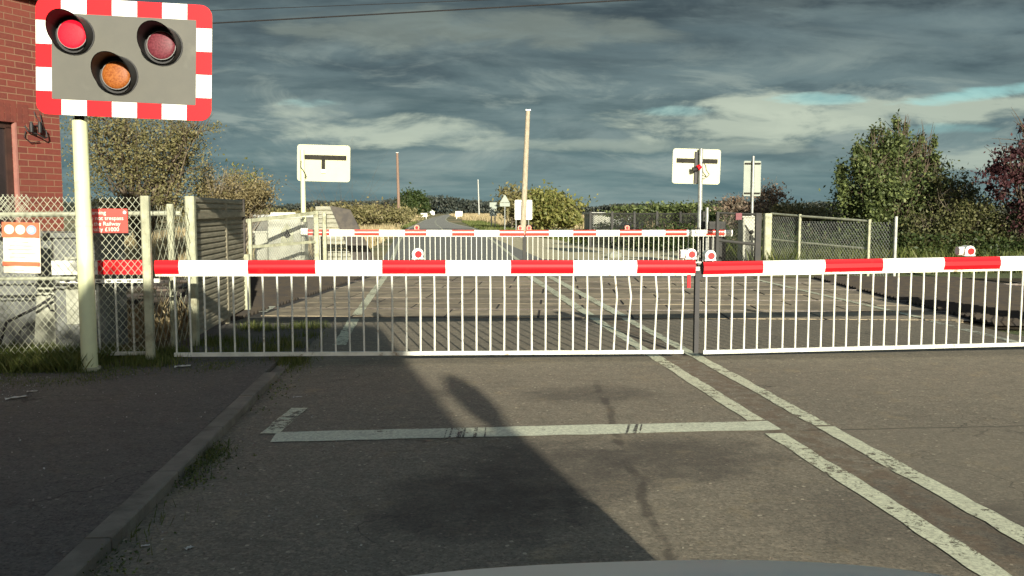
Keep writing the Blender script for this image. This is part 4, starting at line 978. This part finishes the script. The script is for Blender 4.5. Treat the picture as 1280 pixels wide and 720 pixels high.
# square sign on a post, seen from behind
a = P(930.5, 201, 22.5); b_ = P(951, 245, 22.5); px_ = P(943, 201, 22.4)
sg = empty('road_sign', (px_.x, 22.5, 0), 'grey rectangular sign back on a tall post beyond the dark gate', 'sign', 'sign backs')
MB().prism([(x + (a.x + b_.x) / 2 - px_.x, z + (a.z + b_.z) / 2) for x, z in rrect(b_.x - a.x, a.z - b_.z, .03)], .03, .045).build('sign_plate', mat('sign_back', (.24, .28, .23), .6, (.21, .24, .2), 3), sg)
for z in (a.z - .07, b_.z + .07): MB().b2((a.x - px_.x + .02, .0, z - .02), (b_.x - px_.x - .02, .028, z + .02)).build('sign_channel', DGREY, sg)
MB().tube([(0, -.02, -.05), (0, -.02, a.z + .12)], .035, 10).build('post', GALV, sg, smooth_=True)

# ------------------------------------------------------------------ left, beyond the line: gate, cabinet, slatted panel
p0 = P(309, 276, 16.9 + 1.6); p1 = P(395, 266, 20.3); r0_ = P(310, 309, 18.5); r1_ = P(395, 302, 20.3)
lg = empty('railed_fence', (p1.x, p1.y, 0), 'pale two-rail fence in front of the grey cabinet, far left', 'fence')
wl(MB().bar(p0, p1, .07, .07).build('rail', POSTM, lg), lg); wl(MB().bar(r0_, r1_, .06, .06).build('rail', POSTM, lg), lg)
for p, w_ in ((p1, .11), (Vector((p1.x + .17, p1.y + .1, p1.z - .02)), .08), (Vector((p0.x + .05, p0.y, p0.z)), .07)):
    wl(MB().box((p.x, p.y, (p.z + .02) / 2), (w_, .09, p.z + .06), 0, None, .012).build('post', POSTM, lg), lg)
wr = MB(); mesh_panel(wr, p0, p1, 0, min(p0.z, p1.z), .07, .0022); wl(wr.build('wire_mesh', GALV, lg, recalc=False), lg)
r_, w, h, dd_ = cabinet(334, 376, 273.5, 21.0, .5, 'grey cabinet with a diamond plate beside the far left signal pole')
r2, w2_, h2, d2 = cabinet(318, 334, 291, 21.3, .4, 'low grey box left of the diamond-plate cabinet')
cx_ = P(359, 292, 21).x - r_.location.x; cz_ = P(359, 292, 21).z
dm = MB(); dm.prism([(cx_ - .14, cz_ - .27), (cx_ + .14, cz_ - .27), (cx_ + .14, cz_ + .03), (cx_, cz_ + .25), (cx_ - .14, cz_ + .03)], -.022, -.013, mi=0)
dm.prism([(cx_ - .085, cz_ - .05), (cx_, cz_ - .11), (cx_ + .085, cz_ - .05), (cx_, cz_ + .12)], -.03, -.0225, mi=1)
dm.build('diamond_plate', [POSTM, DGREY], dd_)
# slatted tapering panel
a0 = P(397, 259, 22.6); a1 = P(412, 257, 22.6); a2 = P(426, 290, 22.6)
sp = empty('tapering_fence', (a0.x, 22.6, 0), 'grey slatted panel with a sloping end behind the far left barrier', 'fence')
mb = MB(); nsl = 14; top = a1.z
for i in range(nsl):
    z0_, z1_ = top * i / nsl, top * (i + 1) / nsl - .018; xr = lambda z: (a1.x - a0.x) + (a2.x - a1.x) * max(0, (a1.z - z) / (a1.z - a2.z))
    mb.prism([(-.05, z0_), (xr(z0_), z0_), (xr(z1_), z1_), (-.05, z1_)], 0, .05)
mb.build('slats', mat('grey_board', (.30, .30, .23), .8, (.2, .2, .15), 4, stretch=(1, 1, 6)), sp)
MB().b2((.16, -.02, top * .35), (.22, -.002, top * .86)).build('slit_strip', DGREY, sp)  # dark strip standing in for the slit's dark opening
mb = MB(); mb.prism([(a1.x - a0.x, top), (a1.x - a0.x + .5, top - .1), (a2.x - a0.x + .9, 0), (a2.x - a0.x + .25, 0)], .09, .13); mb.build('shadow_side', mat('dark_board', (.05, .045, .04)), sp)  # dark piece standing in for the panel's shadow and shaded side
# white-topped low store behind
a = P(309, 264, 34); b_ = P(392, 262, 34)
st = empty('low_store', (a.x, 34, 0), 'long low grey store with a white roof sheet behind the far left fence', 'store')
MB().b2((0, 0, -.05), (b_.x - a.x, 2.2, 1.12)).build('wall', mat('store_wall', (.16, .16, .13), .8, (.11, .11, .09), 4), st)
MB().b2((-.1, -.1, 1.12), (b_.x - a.x + .1, 2.3, 1.22)).build('roof', mat('store_roof', (.35, .37, .34), .7), st)
e0 = P(338, 264, 33.8).x - a.x; e1 = P(369, 264, 33.8).x - a.x
MB().b2((e0, -.16, 1.08), (e1, -.105, 1.30)).build('white_sheet', WHITE, st)

# ------------------------------------------------------------------ poles, signs down the road
def tpole(px0, py0, px1, py1, Yd, r_, m_, label, steps=False):
    a = P(px1, py1, Yd); b_ = P(px0, py0, Yd); root = empty('telegraph_pole', (a.x, Yd, 0), label, 'pole', 'telegraph poles')
    MB().tube([(0, 0, -.3), ((b_.x - a.x) * .5, 0, b_.z * .5), (b_.x - a.x, 0, b_.z)], [r_ * 1.15, r_, r_ * .8], 10).build('pole_shaft', m_, root, smooth_=True)
    MB().b2((b_.x - a.x - r_ * .9, -r_ * .9, b_.z - .02), (b_.x - a.x + r_ * .9, r_ * .9, b_.z + .04)).build('pole_cap', GALV, root)
    if steps:
        mb = MB()
        for i in range(8): z = b_.z * .45 + i * .35; x_ = (b_.x - a.x) * z / b_.z; mb.bar((x_ - r_ * 1.8, 0, z), (x_ + r_ * 1.8, 0, z), .02, .02)
        mb.build('climbing_steps', GALV, root)
    return root
tpole(660, 138, 653, 290, 46, .14, WOODP, 'tall pale leaning telegraph pole in front of the white board')
tpole(496.5, 191, 499, 280, 92, .15, WOODB, 'brown telegraph pole on the left verge')
tpole(597.5, 225, 599, 267, 230, .22, GALV, 'distant grey telegraph pole right of the far road')
# white board on posts behind the pole
a = P(643.5, 250, 52); b_ = P(665, 274.5, 52); wb = empty('road_sign', ((a.x + b_.x) / 2, 52, 0), 'large white blank-backed board behind the leaning telegraph pole', 'sign', 'sign backs')
w = (b_.x - a.x) / 2
MB().prism([(x, z + (a.z + b_.z) / 2) for x, z in rrect(2 * w, a.z - b_.z, .05)], -.03, -.01).build('sign_plate', WHITE, wb)
for x in (-w * .85, w * .6): MB().tube([(x, .04, -.05), (x, .04, a.z - .1)], .04, 8).build('post', GALV, wb)
# triangular sign
a = P(625.5, 258, 60); b_ = P(637.5, 258, 60); tp = P(631, 243.5, 60); ts = empty('road_sign', (tp.x, 60, 0), 'triangular sign back with a plate below it, left of the white board', 'sign', 'sign backs')
zt, zm = tp.z, P(631, 253, 60).z; w = (b_.x - a.x) / 2; SB = mat('sign_back', (.36, .40, .36))
MB().prism([(-w, zm), (w, zm), (0.02, zt), (-.02, zt)], -.02, 0).build('triangle_plate', SB, ts)
MB().b2((-w * 1.05, -.02, P(631, 258, 60).z), (w * 1.05, 0, zm - .03)).build('sub_plate', SB, ts)
MB().tube([(0, .05, -.05), (0, .05, zm + .2)], .045, 8).build('post', GALV, ts)
# white-green rectangular sign further left
a = P(612, 253, 75); b_ = P(621, 270, 75); rs = empty('road_sign', ((a.x + b_.x) / 2, 75, 0), 'small pale rectangular sign back left of the triangular sign', 'sign', 'sign backs')
w = (b_.x - a.x) / 2; MB().b2((-w, -.02, b_.z), (w, 0, a.z)).build('sign_plate', SB, rs)
for x in (-w * .5, w * .5): MB().tube([(x, .05, -.05), (x, .05, b_.z + .3)], .05, 8).build('post', GALV, rs)
# white village gateways either side of the far road
def gateway(px0, px1, py0, py1, Yd, label):
    a = P(px0, py0, Yd); b_ = P(px1, py1, Yd); r_ = empty('gateway_panel', ((a.x + b_.x) / 2, Yd, 0), label, 'sign', 'white panels either side of the far road'); w = (b_.x - a.x) / 2
    MB().b2((-w, 0, b_.z), (w, .08, a.z)).build('panel', WHITE, r_)
    for x in (-w * .7, w * .7): MB().b2((x - .06, .09, -.1), (x + .06, .2, a.z - .05)).build('post', WHITEB, r_)
gateway(525.5, 534, 266.5, 271, 165, 'low white panel left of the far road')
gateway(569.5, 578, 264, 270.5, 165, 'taller white panel right of the far road')
# distant farm building roof
a = P(537, 262, 330); b_ = P(541, 264, 330)
fh = empty('farmhouse', ((a.x + b_.x) / 2, 332, 0), 'tiny distant white farm building left of the far road', 'building')
MB().b2((-1.5, 0, 0), (1.2, 3, 1.2)).build('wall', WHITE, fh); mb = MB(); mb.prism([(-1.7, 1.2), (1.4, 1.2), (-.2, 2.1)], -.1, 3.1); mb.build('roof', GALV, fh)
# pale boulder in the weeds by the far right barrier
mb = MB(); rows = []
for i in range(7):
    th = math.pi * i / 6; rows.append([(.24 * math.sin(th) * math.cos(k * .7) * (1 + .2 * math.sin(k * 3 + i)), .18 * math.sin(th) * math.sin(k * .7), .09 + .12 * math.cos(th) * (1 + .25 * math.cos(k * 2))) for k in range(9)])
o = mb.grid(rows, closed=True).build('boulder', mat('stone', (.26, .27, .21), .8, (.18, .19, .14), 6), smooth_=True); p = G(767, 322, 0); o.location = (p.x, p.y, -.05); tag(o, 'pale stone lying behind the far right barrier', 'stone')

# ------------------------------------------------------------------ brick house
HC = Vector((-4.60, 11.35)); hd = Vector((-.48, -.877)).normalized(); hn = Vector((hd.y * -1, hd.x)); 
hn = Vector((.877, -.48)).normalized()        # outward normal of the visible wall
bm_ = bpy.data.materials.new('red_brick'); bm_.use_nodes = True; t = bm_.node_tree; b = t.nodes['Principled BSDF']
c = t.nodes.new('ShaderNodeTexCoord'); mp = mapping(t, c.outputs['Object'], rot=(R(90), 0, 0))
# use object x and z
sp_ = t.nodes.new('ShaderNodeSeparateXYZ'); t.links.new(c.outputs['Object'], sp_.inputs[0]); cm = t.nodes.new('ShaderNodeCombineXYZ'); t.links.new(sp_.outputs[0], cm.inputs[0]); t.links.new(sp_.outputs[2], cm.inputs[1])
bt = t.nodes.new('ShaderNodeTexBrick'); t.links.new(cm.outputs[0], bt.inputs['Vector']); bt.inputs['Scale'].default_value = 1
bt.inputs['Brick Width'].default_value = .225; bt.inputs['Row Height'].default_value = .075; bt.inputs['Mortar Size'].default_value = .006; bt.inputs['Mortar Smooth'].default_value = .2
bt.inputs['Color1'].default_value = (.165, .034, .022, 1); bt.inputs['Color2'].default_value = (.115, .024, .017, 1); bt.inputs['Mortar'].default_value = (.22, .12, .07, 1); bt.inputs['Bias'].default_value = -.2
oc = mixc(t, smooth(t, noise(t, c.outputs['Object'], 1.3, 5), .4, .7, 0, .4), bt.outputs[0], (.12, .035, .022))
oc = mixc(t, smooth(t, noise(t, c.outputs['Object'], 25, 4), .45, .75, 0, .35), oc, (.19, .06, .035))
t.links.new(oc, b.inputs['Base Color']); b.inputs['Roughness'].default_value = .9
bn = t.nodes.new('ShaderNodeBump'); bn.inputs['Distance'].default_value = .008; bn.inputs['Strength'].default_value = .8; iv = math_(t, 'SUBTRACT', 1.0, bt.outputs['Fac']); t.links.new(iv, bn.inputs['Height']); t.links.new(bn.outputs[0], b.inputs['Normal'])
BRICK = bm_
# local frame: x along the wall from the corner away to the left-rear (negative x), -y is outward, rotated so that local -y = hn
ang = math.atan2(-hd.y, -hd.x)    # local +x points from rear to the corner
hs_ = empty('brick_house', (HC.x, HC.y, 0), 'red brick crossing house at the left edge with a dark window', 'house', rz=ang)
EH = 3.86; LEN = 7.0; DEP = 3.0
def HP(px, py):   # where the ray meets the visible wall, in local x, z
    d = Vector(ray(px, py)); n3 = Vector((hn.x, hn.y, 0)); o3 = Vector((0, 0, EYE)); tt = (Vector((HC.x, HC.y, 0)) - o3).dot(n3) / d.dot(n3); p = o3 + d * tt
    return (Vector((p.x, p.y)) - HC).dot(-hd), p.z
wx1, wz1 = HP(18, 153); wz0 = 1.0; wx0 = wx1 - 1.15
mb = MB()
for (x0, x1, z0, z1) in ((-LEN, wx0, 0, EH), (wx1, 0, 0, EH), (wx0, wx1, 0, wz0), (wx0, wx1, wz1, EH)):
    mb.b2((x0, 0, z0), (x1, .24, z1))
mb.b2((-LEN, .24, 0), (-LEN + .24, DEP, EH)); mb.b2((-.24, .24, 0), (0, DEP, EH)); mb.b2((-LEN, DEP, 0), (0, DEP + .24, EH))
mb.build('wall', BRICK, hs_)
# soldier-course lintel
lb = MB(); x_ = wx0 - .12
while x_ < wx1 + .12: lb.b2((x_, -.004, wz1), (x_ + .067, .0, wz1 + .215)); x_ += .077
lb.build('lintel', mat('brick_lintel', (.15, .035, .022), .9, (.11, .026, .018), 9), hs_)
fm = MB(); DW = mat('dark_window_wood', (.045, .022, .016), .5, (.03, .016, .012), 8)
fm.b2((wx0, .06, wz0), (wx0 + .07, .12, wz1)); fm.b2((wx1 - .07, .06, wz0), (wx1, .12, wz1)); fm.b2((wx0, .06, wz1 - .07), (wx1, .12, wz1)); fm.b2((wx0, .06, wz0), (wx1, .12, wz0 + .07)); fm.b2(((wx0 + wx1) / 2 - .03, .06, wz0), ((wx0 + wx1) / 2 + .03, .12, wz1))
wn = fm.build('window', DW, hs_)
MB().b2((wx0 + .05, .09, wz0 + .05), (wx1 - .05, .1, wz1 - .05)).build('pane', mat('window_glass', (.02, .015, .014), .06, (.03, .02, .02), 2), wn)
MB().b2((wx0 - .08, -.05, wz0 - .08), (wx1 + .08, .06, wz0)).build('sill', KERB, wn)
MB().b2((wx1 - .001, -.006, wz0), (wx1 + .022, .05, wz1)).build('reveal_strip', mat('pinkish_reveal', (.32, .14, .11), .8), wn)
MB().tube([(-LEN - .1, -.09, EH), (.15, -.09, EH)], .055, 12).build('gutter', WHITE, hs_, smooth_=True)
rfm = MB(); rfm.add([(-LEN - .2, -.12, EH + .04), (.2, -.12, EH + .04), (.2, DEP / 2 + .1, EH + .7), (-LEN - .2, DEP / 2 + .1, EH + .7), (-LEN - .2, DEP + .4, EH + .04), (.2, DEP + .4, EH + .04)], [(0, 1, 2, 3), (3, 2, 5, 4), (0, 4, 5, 1), (1, 5, 2), (0, 3, 4)])
rfm.build('roof', mat('slate', (.07, .07, .075), .7, (.1, .09, .09), 5), hs_)
# wall bracket
hx, hz2 = HP(43, 163)
wb_ = empty('wall_bracket', (0, 0, 0), 'rusty black iron wire bracket on the brick wall above the fence', 'bracket')
M = Matrix.Translation((HC.x, HC.y, 0)) @ Matrix.Rotation(ang, 4, 'Z')
wb_.matrix_world = M @ Matrix.Translation((hx, 0, hz2))
mb = MB(); mb.tube([(-.14, -.02, .04), (-.13, -.06, -.02), (-.03, -.09, -.05), (.05, -.10, -.09), (.10, -.08, -.08), (.11, -.06, .0), (.04, -.05, .05), (.0, -.02, .06)], .009, 7)
mb.build('hook', BLACK, wb_)
for x_, h_ in ((-.10, .11), (.01, .12)):
    MB().tube([(x_, -.08, -.03), (x_, -.08, -.03 + h_ * .7), (x_, -.08, h_ - .02)], [.022, .025, .014], 10).build('insulator', BLACK, wb_, smooth_=True)
mb = MB(); mb.tube([(-.13, -.02, -.02), (-.16, -.03, -.09), (-.08, -.03, -.15), (.04, -.03, -.13)], .006, 6); mb.tube([(.01, -.08, .1), (-.0, -.03, .16), (-.01, -.02, .22)], .005, 6)
mb.tube([(.06, -.06, .05), (.06, -.03, .2)], .006, 6); mb.build('cable', BLACK, wb_)

# ------------------------------------------------------------------ things behind the left fence
r_, w, h, dd_ = cabinet(-30, 66, 296, 8.75, .6, 'dark grey cabinet behind the poster on the chain-link fence', m=CABD)
# light grey battery box lit below the rail
a = P(38, 352, 8.45); b_ = P(97, 352, 8.45); bxx = empty('equipment_box', ((a.x + b_.x) / 2, 8.45, .05), 'pale grey equipment box on the ground behind the chain-link fence', 'box')
w = (b_.x - a.x) / 2; h = a.z - .05
mb = MB(); mb.prism([(-w, 0), (w, 0), (w * .95, h), (-w * .7, h)], 0, .4); mb.build('housing', CABM, bxx)
MB().b2((-w * .72, -.02, h), (w, .42, h + .03)).build('lid', CABM, bxx)
MB().b2((-w * .5, -.012, .1), (w * .8, -.001, h * .8)).build('door', CABM, bxx)
c0 = P(8, 403, 8.3); c1 = P(80, 362, 8.3); c2 = P(95, 355, 8.2)
cb = MB(); cb.tube([c0 + Vector((-.1, 0, -.3)), c0, c0.lerp(c1, .5) + Vector((0, 0, -.02)), c1, c2, c2 + Vector((.03, 0, .02))], .013, 7)
cb.tube([c1, c1 + Vector((.06, 0, -.12)), c1 + Vector((.0, 0, -.2)), c1 + Vector((-.12, 0, -.19)), c1 + Vector((-.17, 0, -.1))], .009, 6)
o = cb.build('cable', BLACK); tag(o, 'black cable looping down behind the chain-link fence', 'cable')
a = P(0, 355, 8.1)
MBc = MB()
# chain along the rail
for i in range(46):
    x_ = -4.6 + i * .038; MBc.tube([(x_, 0, .0), (x_ + .018, 0, .012 * (i % 2)), (x_ + .036, 0, 0)], .009, 5)
o = MBc.build('chain', DARKST); o.location = (0, 7.9, .72); tag(o, 'dark steel chain strung behind the left fence', 'chain')
for px, y_, hh in ((228, 9.3, .62), (214, 8.9, 1.42)):
    a = P(px, 300, y_)
    if px == 214:
        o = MB().box((0, 0, hh / 2), (.06, .06, hh), 0, None, .01).build('post', POSTM); o.location = (a.x, y_, 0); tag(o, 'slim pale post between the chain-link post and the slatted fence', 'post')

# ------------------------------------------------------------------ overhead wires
w0 = P(268, 28, 11.1); w1 = P(750, 0, 10.4); wa = w0 + (w0 - w1) * ((w0.x + 4.62) / (w1.x - w0.x)); dirw = (w1 - wa); t_end = 2.6
pe = wa + dirw * t_end
def wire(a, b_, sag, r_, label):
    pts = [a.lerp(b_, i / 24) + Vector((0, 0, -sag * 4 * (i / 24) * (1 - i / 24))) for i in range(25)]
    o = MB().tube([p - a for p in pts], r_, 6).build('overhead_wire', BLACK, smooth_=True); o.location = a; tag(o, label, 'wire', 'overhead wires'); return o
wire(wa, pe, .02, .0085, 'thicker lower overhead wire crossing the sky from the house')
w2 = P(560, 0, 10.7); v0 = P(268, 12, 11.2); wa2 = v0 + (v0 - w2) * ((v0.x + 4.65) / (w2.x - v0.x)); wire(wa2, wa2 + (w2 - wa2) * 3.4, .02, .004, 'thin upper overhead wire crossing the sky from the house')
tp_ = empty('telegraph_pole', (pe.x + .1, pe.y, 0), 'wooden telegraph pole off to the right carrying the overhead wires', 'pole', 'telegraph poles')
MB().tube([(0, 0, -.2), (0, 0, 7.2)], [.14, .10], 12).build('pole_shaft', WOODB, tp_, smooth_=True)

# ------------------------------------------------------------------ the camera car
SILV = mat('silver_paint', (.50, .56, .54), .45, (.48, .54, .52), 3, metal=.25); GLASS = mat('car_glass', (.01, .012, .014), .05)
TYRE = mat('tyre', (.02, .02, .02), .85); RIM = mat('rim', (.4, .4, .42), .3, metal=.8)
def car():
    root = empty('car', (.34, -.94, 0), 'silver hatchback waiting at the stop line, bonnet edge in view', 'car')
    def loft(secs, m_, name, par=root):
        # each section: y, half-width, z-low, z-high, crown
        rows = []
        for (y_, hw, zl, zh, cr) in secs:
            row = []
            for i in range(25):
                u = -1 + 2 * i / 24; x_ = hw * math.copysign(abs(u) ** .9, u); row.append((x_, y_, zh - cr * abs(u) ** 2.2))
            row += [(hw * 1.0, y_, zl + .1), (hw * .92, y_, zl), (-hw * .92, y_, zl), (-hw * 1.0, y_, zl + .1)]
            rows.append(row)
        mb = MB().grid(rows, closed=True); mb.add(rows[0], [tuple(range(29))]); mb.add(rows[-1], [tuple(range(29))])
        return mb.build(name, m_, par, smooth_=True)
    loft([(-2.9, .66, .35, .62, .05), (-2.82, .74, .25, .86, .06), (-2.2, .79, .22, .94, .05), (-1.0, .80, .20, .93, .05), (.2, .79, .2, .92, .06), (.95, .785, .2, .885, .07)], SILV, 'body')
    loft([(.952, .78, .24, .883, .075), (1.35, .78, .24, .865, .10), (1.9, .80, .24, .815, .07), (2.35, .79, .24, .745, .07), (2.6, .77, .24, .668, .07), (2.72, .70, .28, .56, .12), (2.78, .6, .32, .46, .08)], SILV, 'bonnet')
    # cabin
    secs = [(-2.75, .62, .9, .04), (-2.35, .62, 1.42, .06), (-1.6, .63, 1.53, .05), (-.7, .63, 1.54, .05), (-.22, .62, 1.50, .06), (.75, .66, .93, .05)]
    rows = [[( (hw + .12) if k in (0,) else hw, y_, .88) if k == 0 else None for k in range(1)] for (y_, hw, zt, cr) in secs]
    rows = []
    for (y_, hw, zt, cr) in secs:
        lo = .80; row = [(-.74, y_, .88)]
        for i in range(13): u = -1 + i / 6; row.append((hw * u, y_, zt - cr * abs(u) ** 3))
        row.append((.74, y_, .88)); rows.append(row)
    MB().grid(rows).build('cabin', SILV, root, smooth_=True)
    MB().add([(-.58, -.2, 1.44), (.58, -.2, 1.44), (.62, .72, .945), (-.62, .72, .945)], [(0, 1, 2, 3)]).build('windscreen', GLASS, root).location = (0, .012, .022)
    for s in (-1, 1):
        MB().prism([(-2.2, .96), (-1.9, 1.32), (-.5, 1.35), (.35, .97)], s * .72, s * .66, 'yz').build('side_window', GLASS, root)
        MB().box((s * .80, .35, .97), (.12, .1, .10), 0, None, .03).build('door_mirror', SILV, root)
        h = MB(); h.box((s * .52, 2.66, .47), (.22, .12, .10), 0, None, .03); h.build('headlight', mat('headlight_glass', (.5, .52, .55), .1), root)
        for y_ in (-2.0, 1.85):
            w = MB().tube([(s * .62, y_, .31), (s * .81, y_, .31)], .31, 24).build('wheel', TYRE, root, smooth_=True)
            MB().tube([(s * .80, y_, .31), (s * .82, y_, .31)], .2, 16).build('rim', RIM, w, smooth_=True)
    MB().b2((-.4, 2.76, .36), (.4, 2.80, .46)).build('grille', BLACK, root)
    return root
CAR = car()
# ------------------------------------------------------------------ lorry queueing behind
LW = mat('lorry_white', (.6, .6, .58), .45)
def lorry():
    root = empty('lorry', (.72, -4.0, 0), 'white box lorry queueing behind the camera car', 'lorry')
    MB().b2((-1.33, -9.2, .95), (1.33, -1.75, 4.22), 0, .03).build('cargo_box', LW, root)
    cab = MB(); cab.prism([(-1.6, .55), (0, .55), (0.02, 1.5), (-.10, 2.46), (-1.6, 2.46)], -1.36, 1.36, 'yz'); cab.prism([(-1.6, 2.46), (-.10, 2.46), (-.2, 2.75), (-.4, 2.95), (-1.6, 2.95)], -1.02, 1.02, 'yz'); cb_ = cab.build('cab', mat('lorry_blue', (.08, .12, .22), .4), root)
    MB().prism([(.035, 1.55), (-.15, 2.65), (-.17, 2.65), (.01, 1.55)], -.95, .95, 'yz').build('windscreen', GLASS, root)
    MB().b2((-1.2, -9.0, .7), (1.2, -1.2, .94)).build('chassis', BLACK, root)
    MB().b2((-1.2, -.1, .35), (1.2, .12, .75)).build('bumper', BLACK, root)
    for s in (-1, 1):
        MB().bar((s * 1.02, -.2, 2.75), (s * 1.25, .02, 2.78), .03).build('mirror_arm', BLACK, root)
        mb = MB(); pr = [(s * 1.26 + .12 * math.cos(a * math.pi / 10), 2.66 + .24 * math.sin(a * math.pi / 10)) for a in range(20)]
        mb.prism(pr, .0, .1); mb.build('mirror', BLACK, root)
        MB().b2((s * .75 - .15, .11, .45), (s * .75 + .15, .14, .62)).build('headlight', WHITE, root)
        for y_ in (-.9, -6.4, -7.6):
            w = MB().tube([(s * .85, y_, .5), (s * 1.15, y_, .5)], .5, 24).build('wheel', TYRE, root, smooth_=True)
    return root
lorry()
# ------------------------------------------------------------------ litter by the kerb
LIT = mat('litter', (.5, .5, .44), .7)
def scrap(px, py, z, s, label, ar=2.0, rz=.3):
    p = G(px, py, z); mb = MB(); rows = []
    for i in range(5):
        rows.append([((i - 2) * s * ar / 4 + random.uniform(-.1, .1) * s, (k - 1) * s / 2 + random.uniform(-.15, .15) * s, abs(math.sin(i * 1.3 + k)) * s * .25 + .003) for k in range(3)])
    o = mb.grid(rows).build('paper_scrap', LIT); o.location = (p.x, p.y, z); o.rotation_euler = (0, 0, rz); md = o.modifiers.new('t', 'SOLIDIFY'); md.thickness = .001
    tag(o, label, 'litter', 'scraps of litter')
scrap(228, 459, .052, .05, 'pale scrap on the footway near the barrier end', 2.6, .3)
scrap(236, 686, 0, .022, 'small pale scrap in the gutter at the bottom of the view', 1.5, .8)
scrap(372, 497, 0, .022, 'thin pale scrap above the stop line corner', 3, .1)
scrap(20, 498, .052, .04, 'pale crumpled scrap at the left edge of the footway', 3.5, .7)
scrap(40, 490, .052, .022, 'small scrap right of the crumpled scrap at the left edge', 3, .2)
scrap(182, 683, 0, .014, 'tiny scrap against the kerb at the bottom left', 2.4, .2)
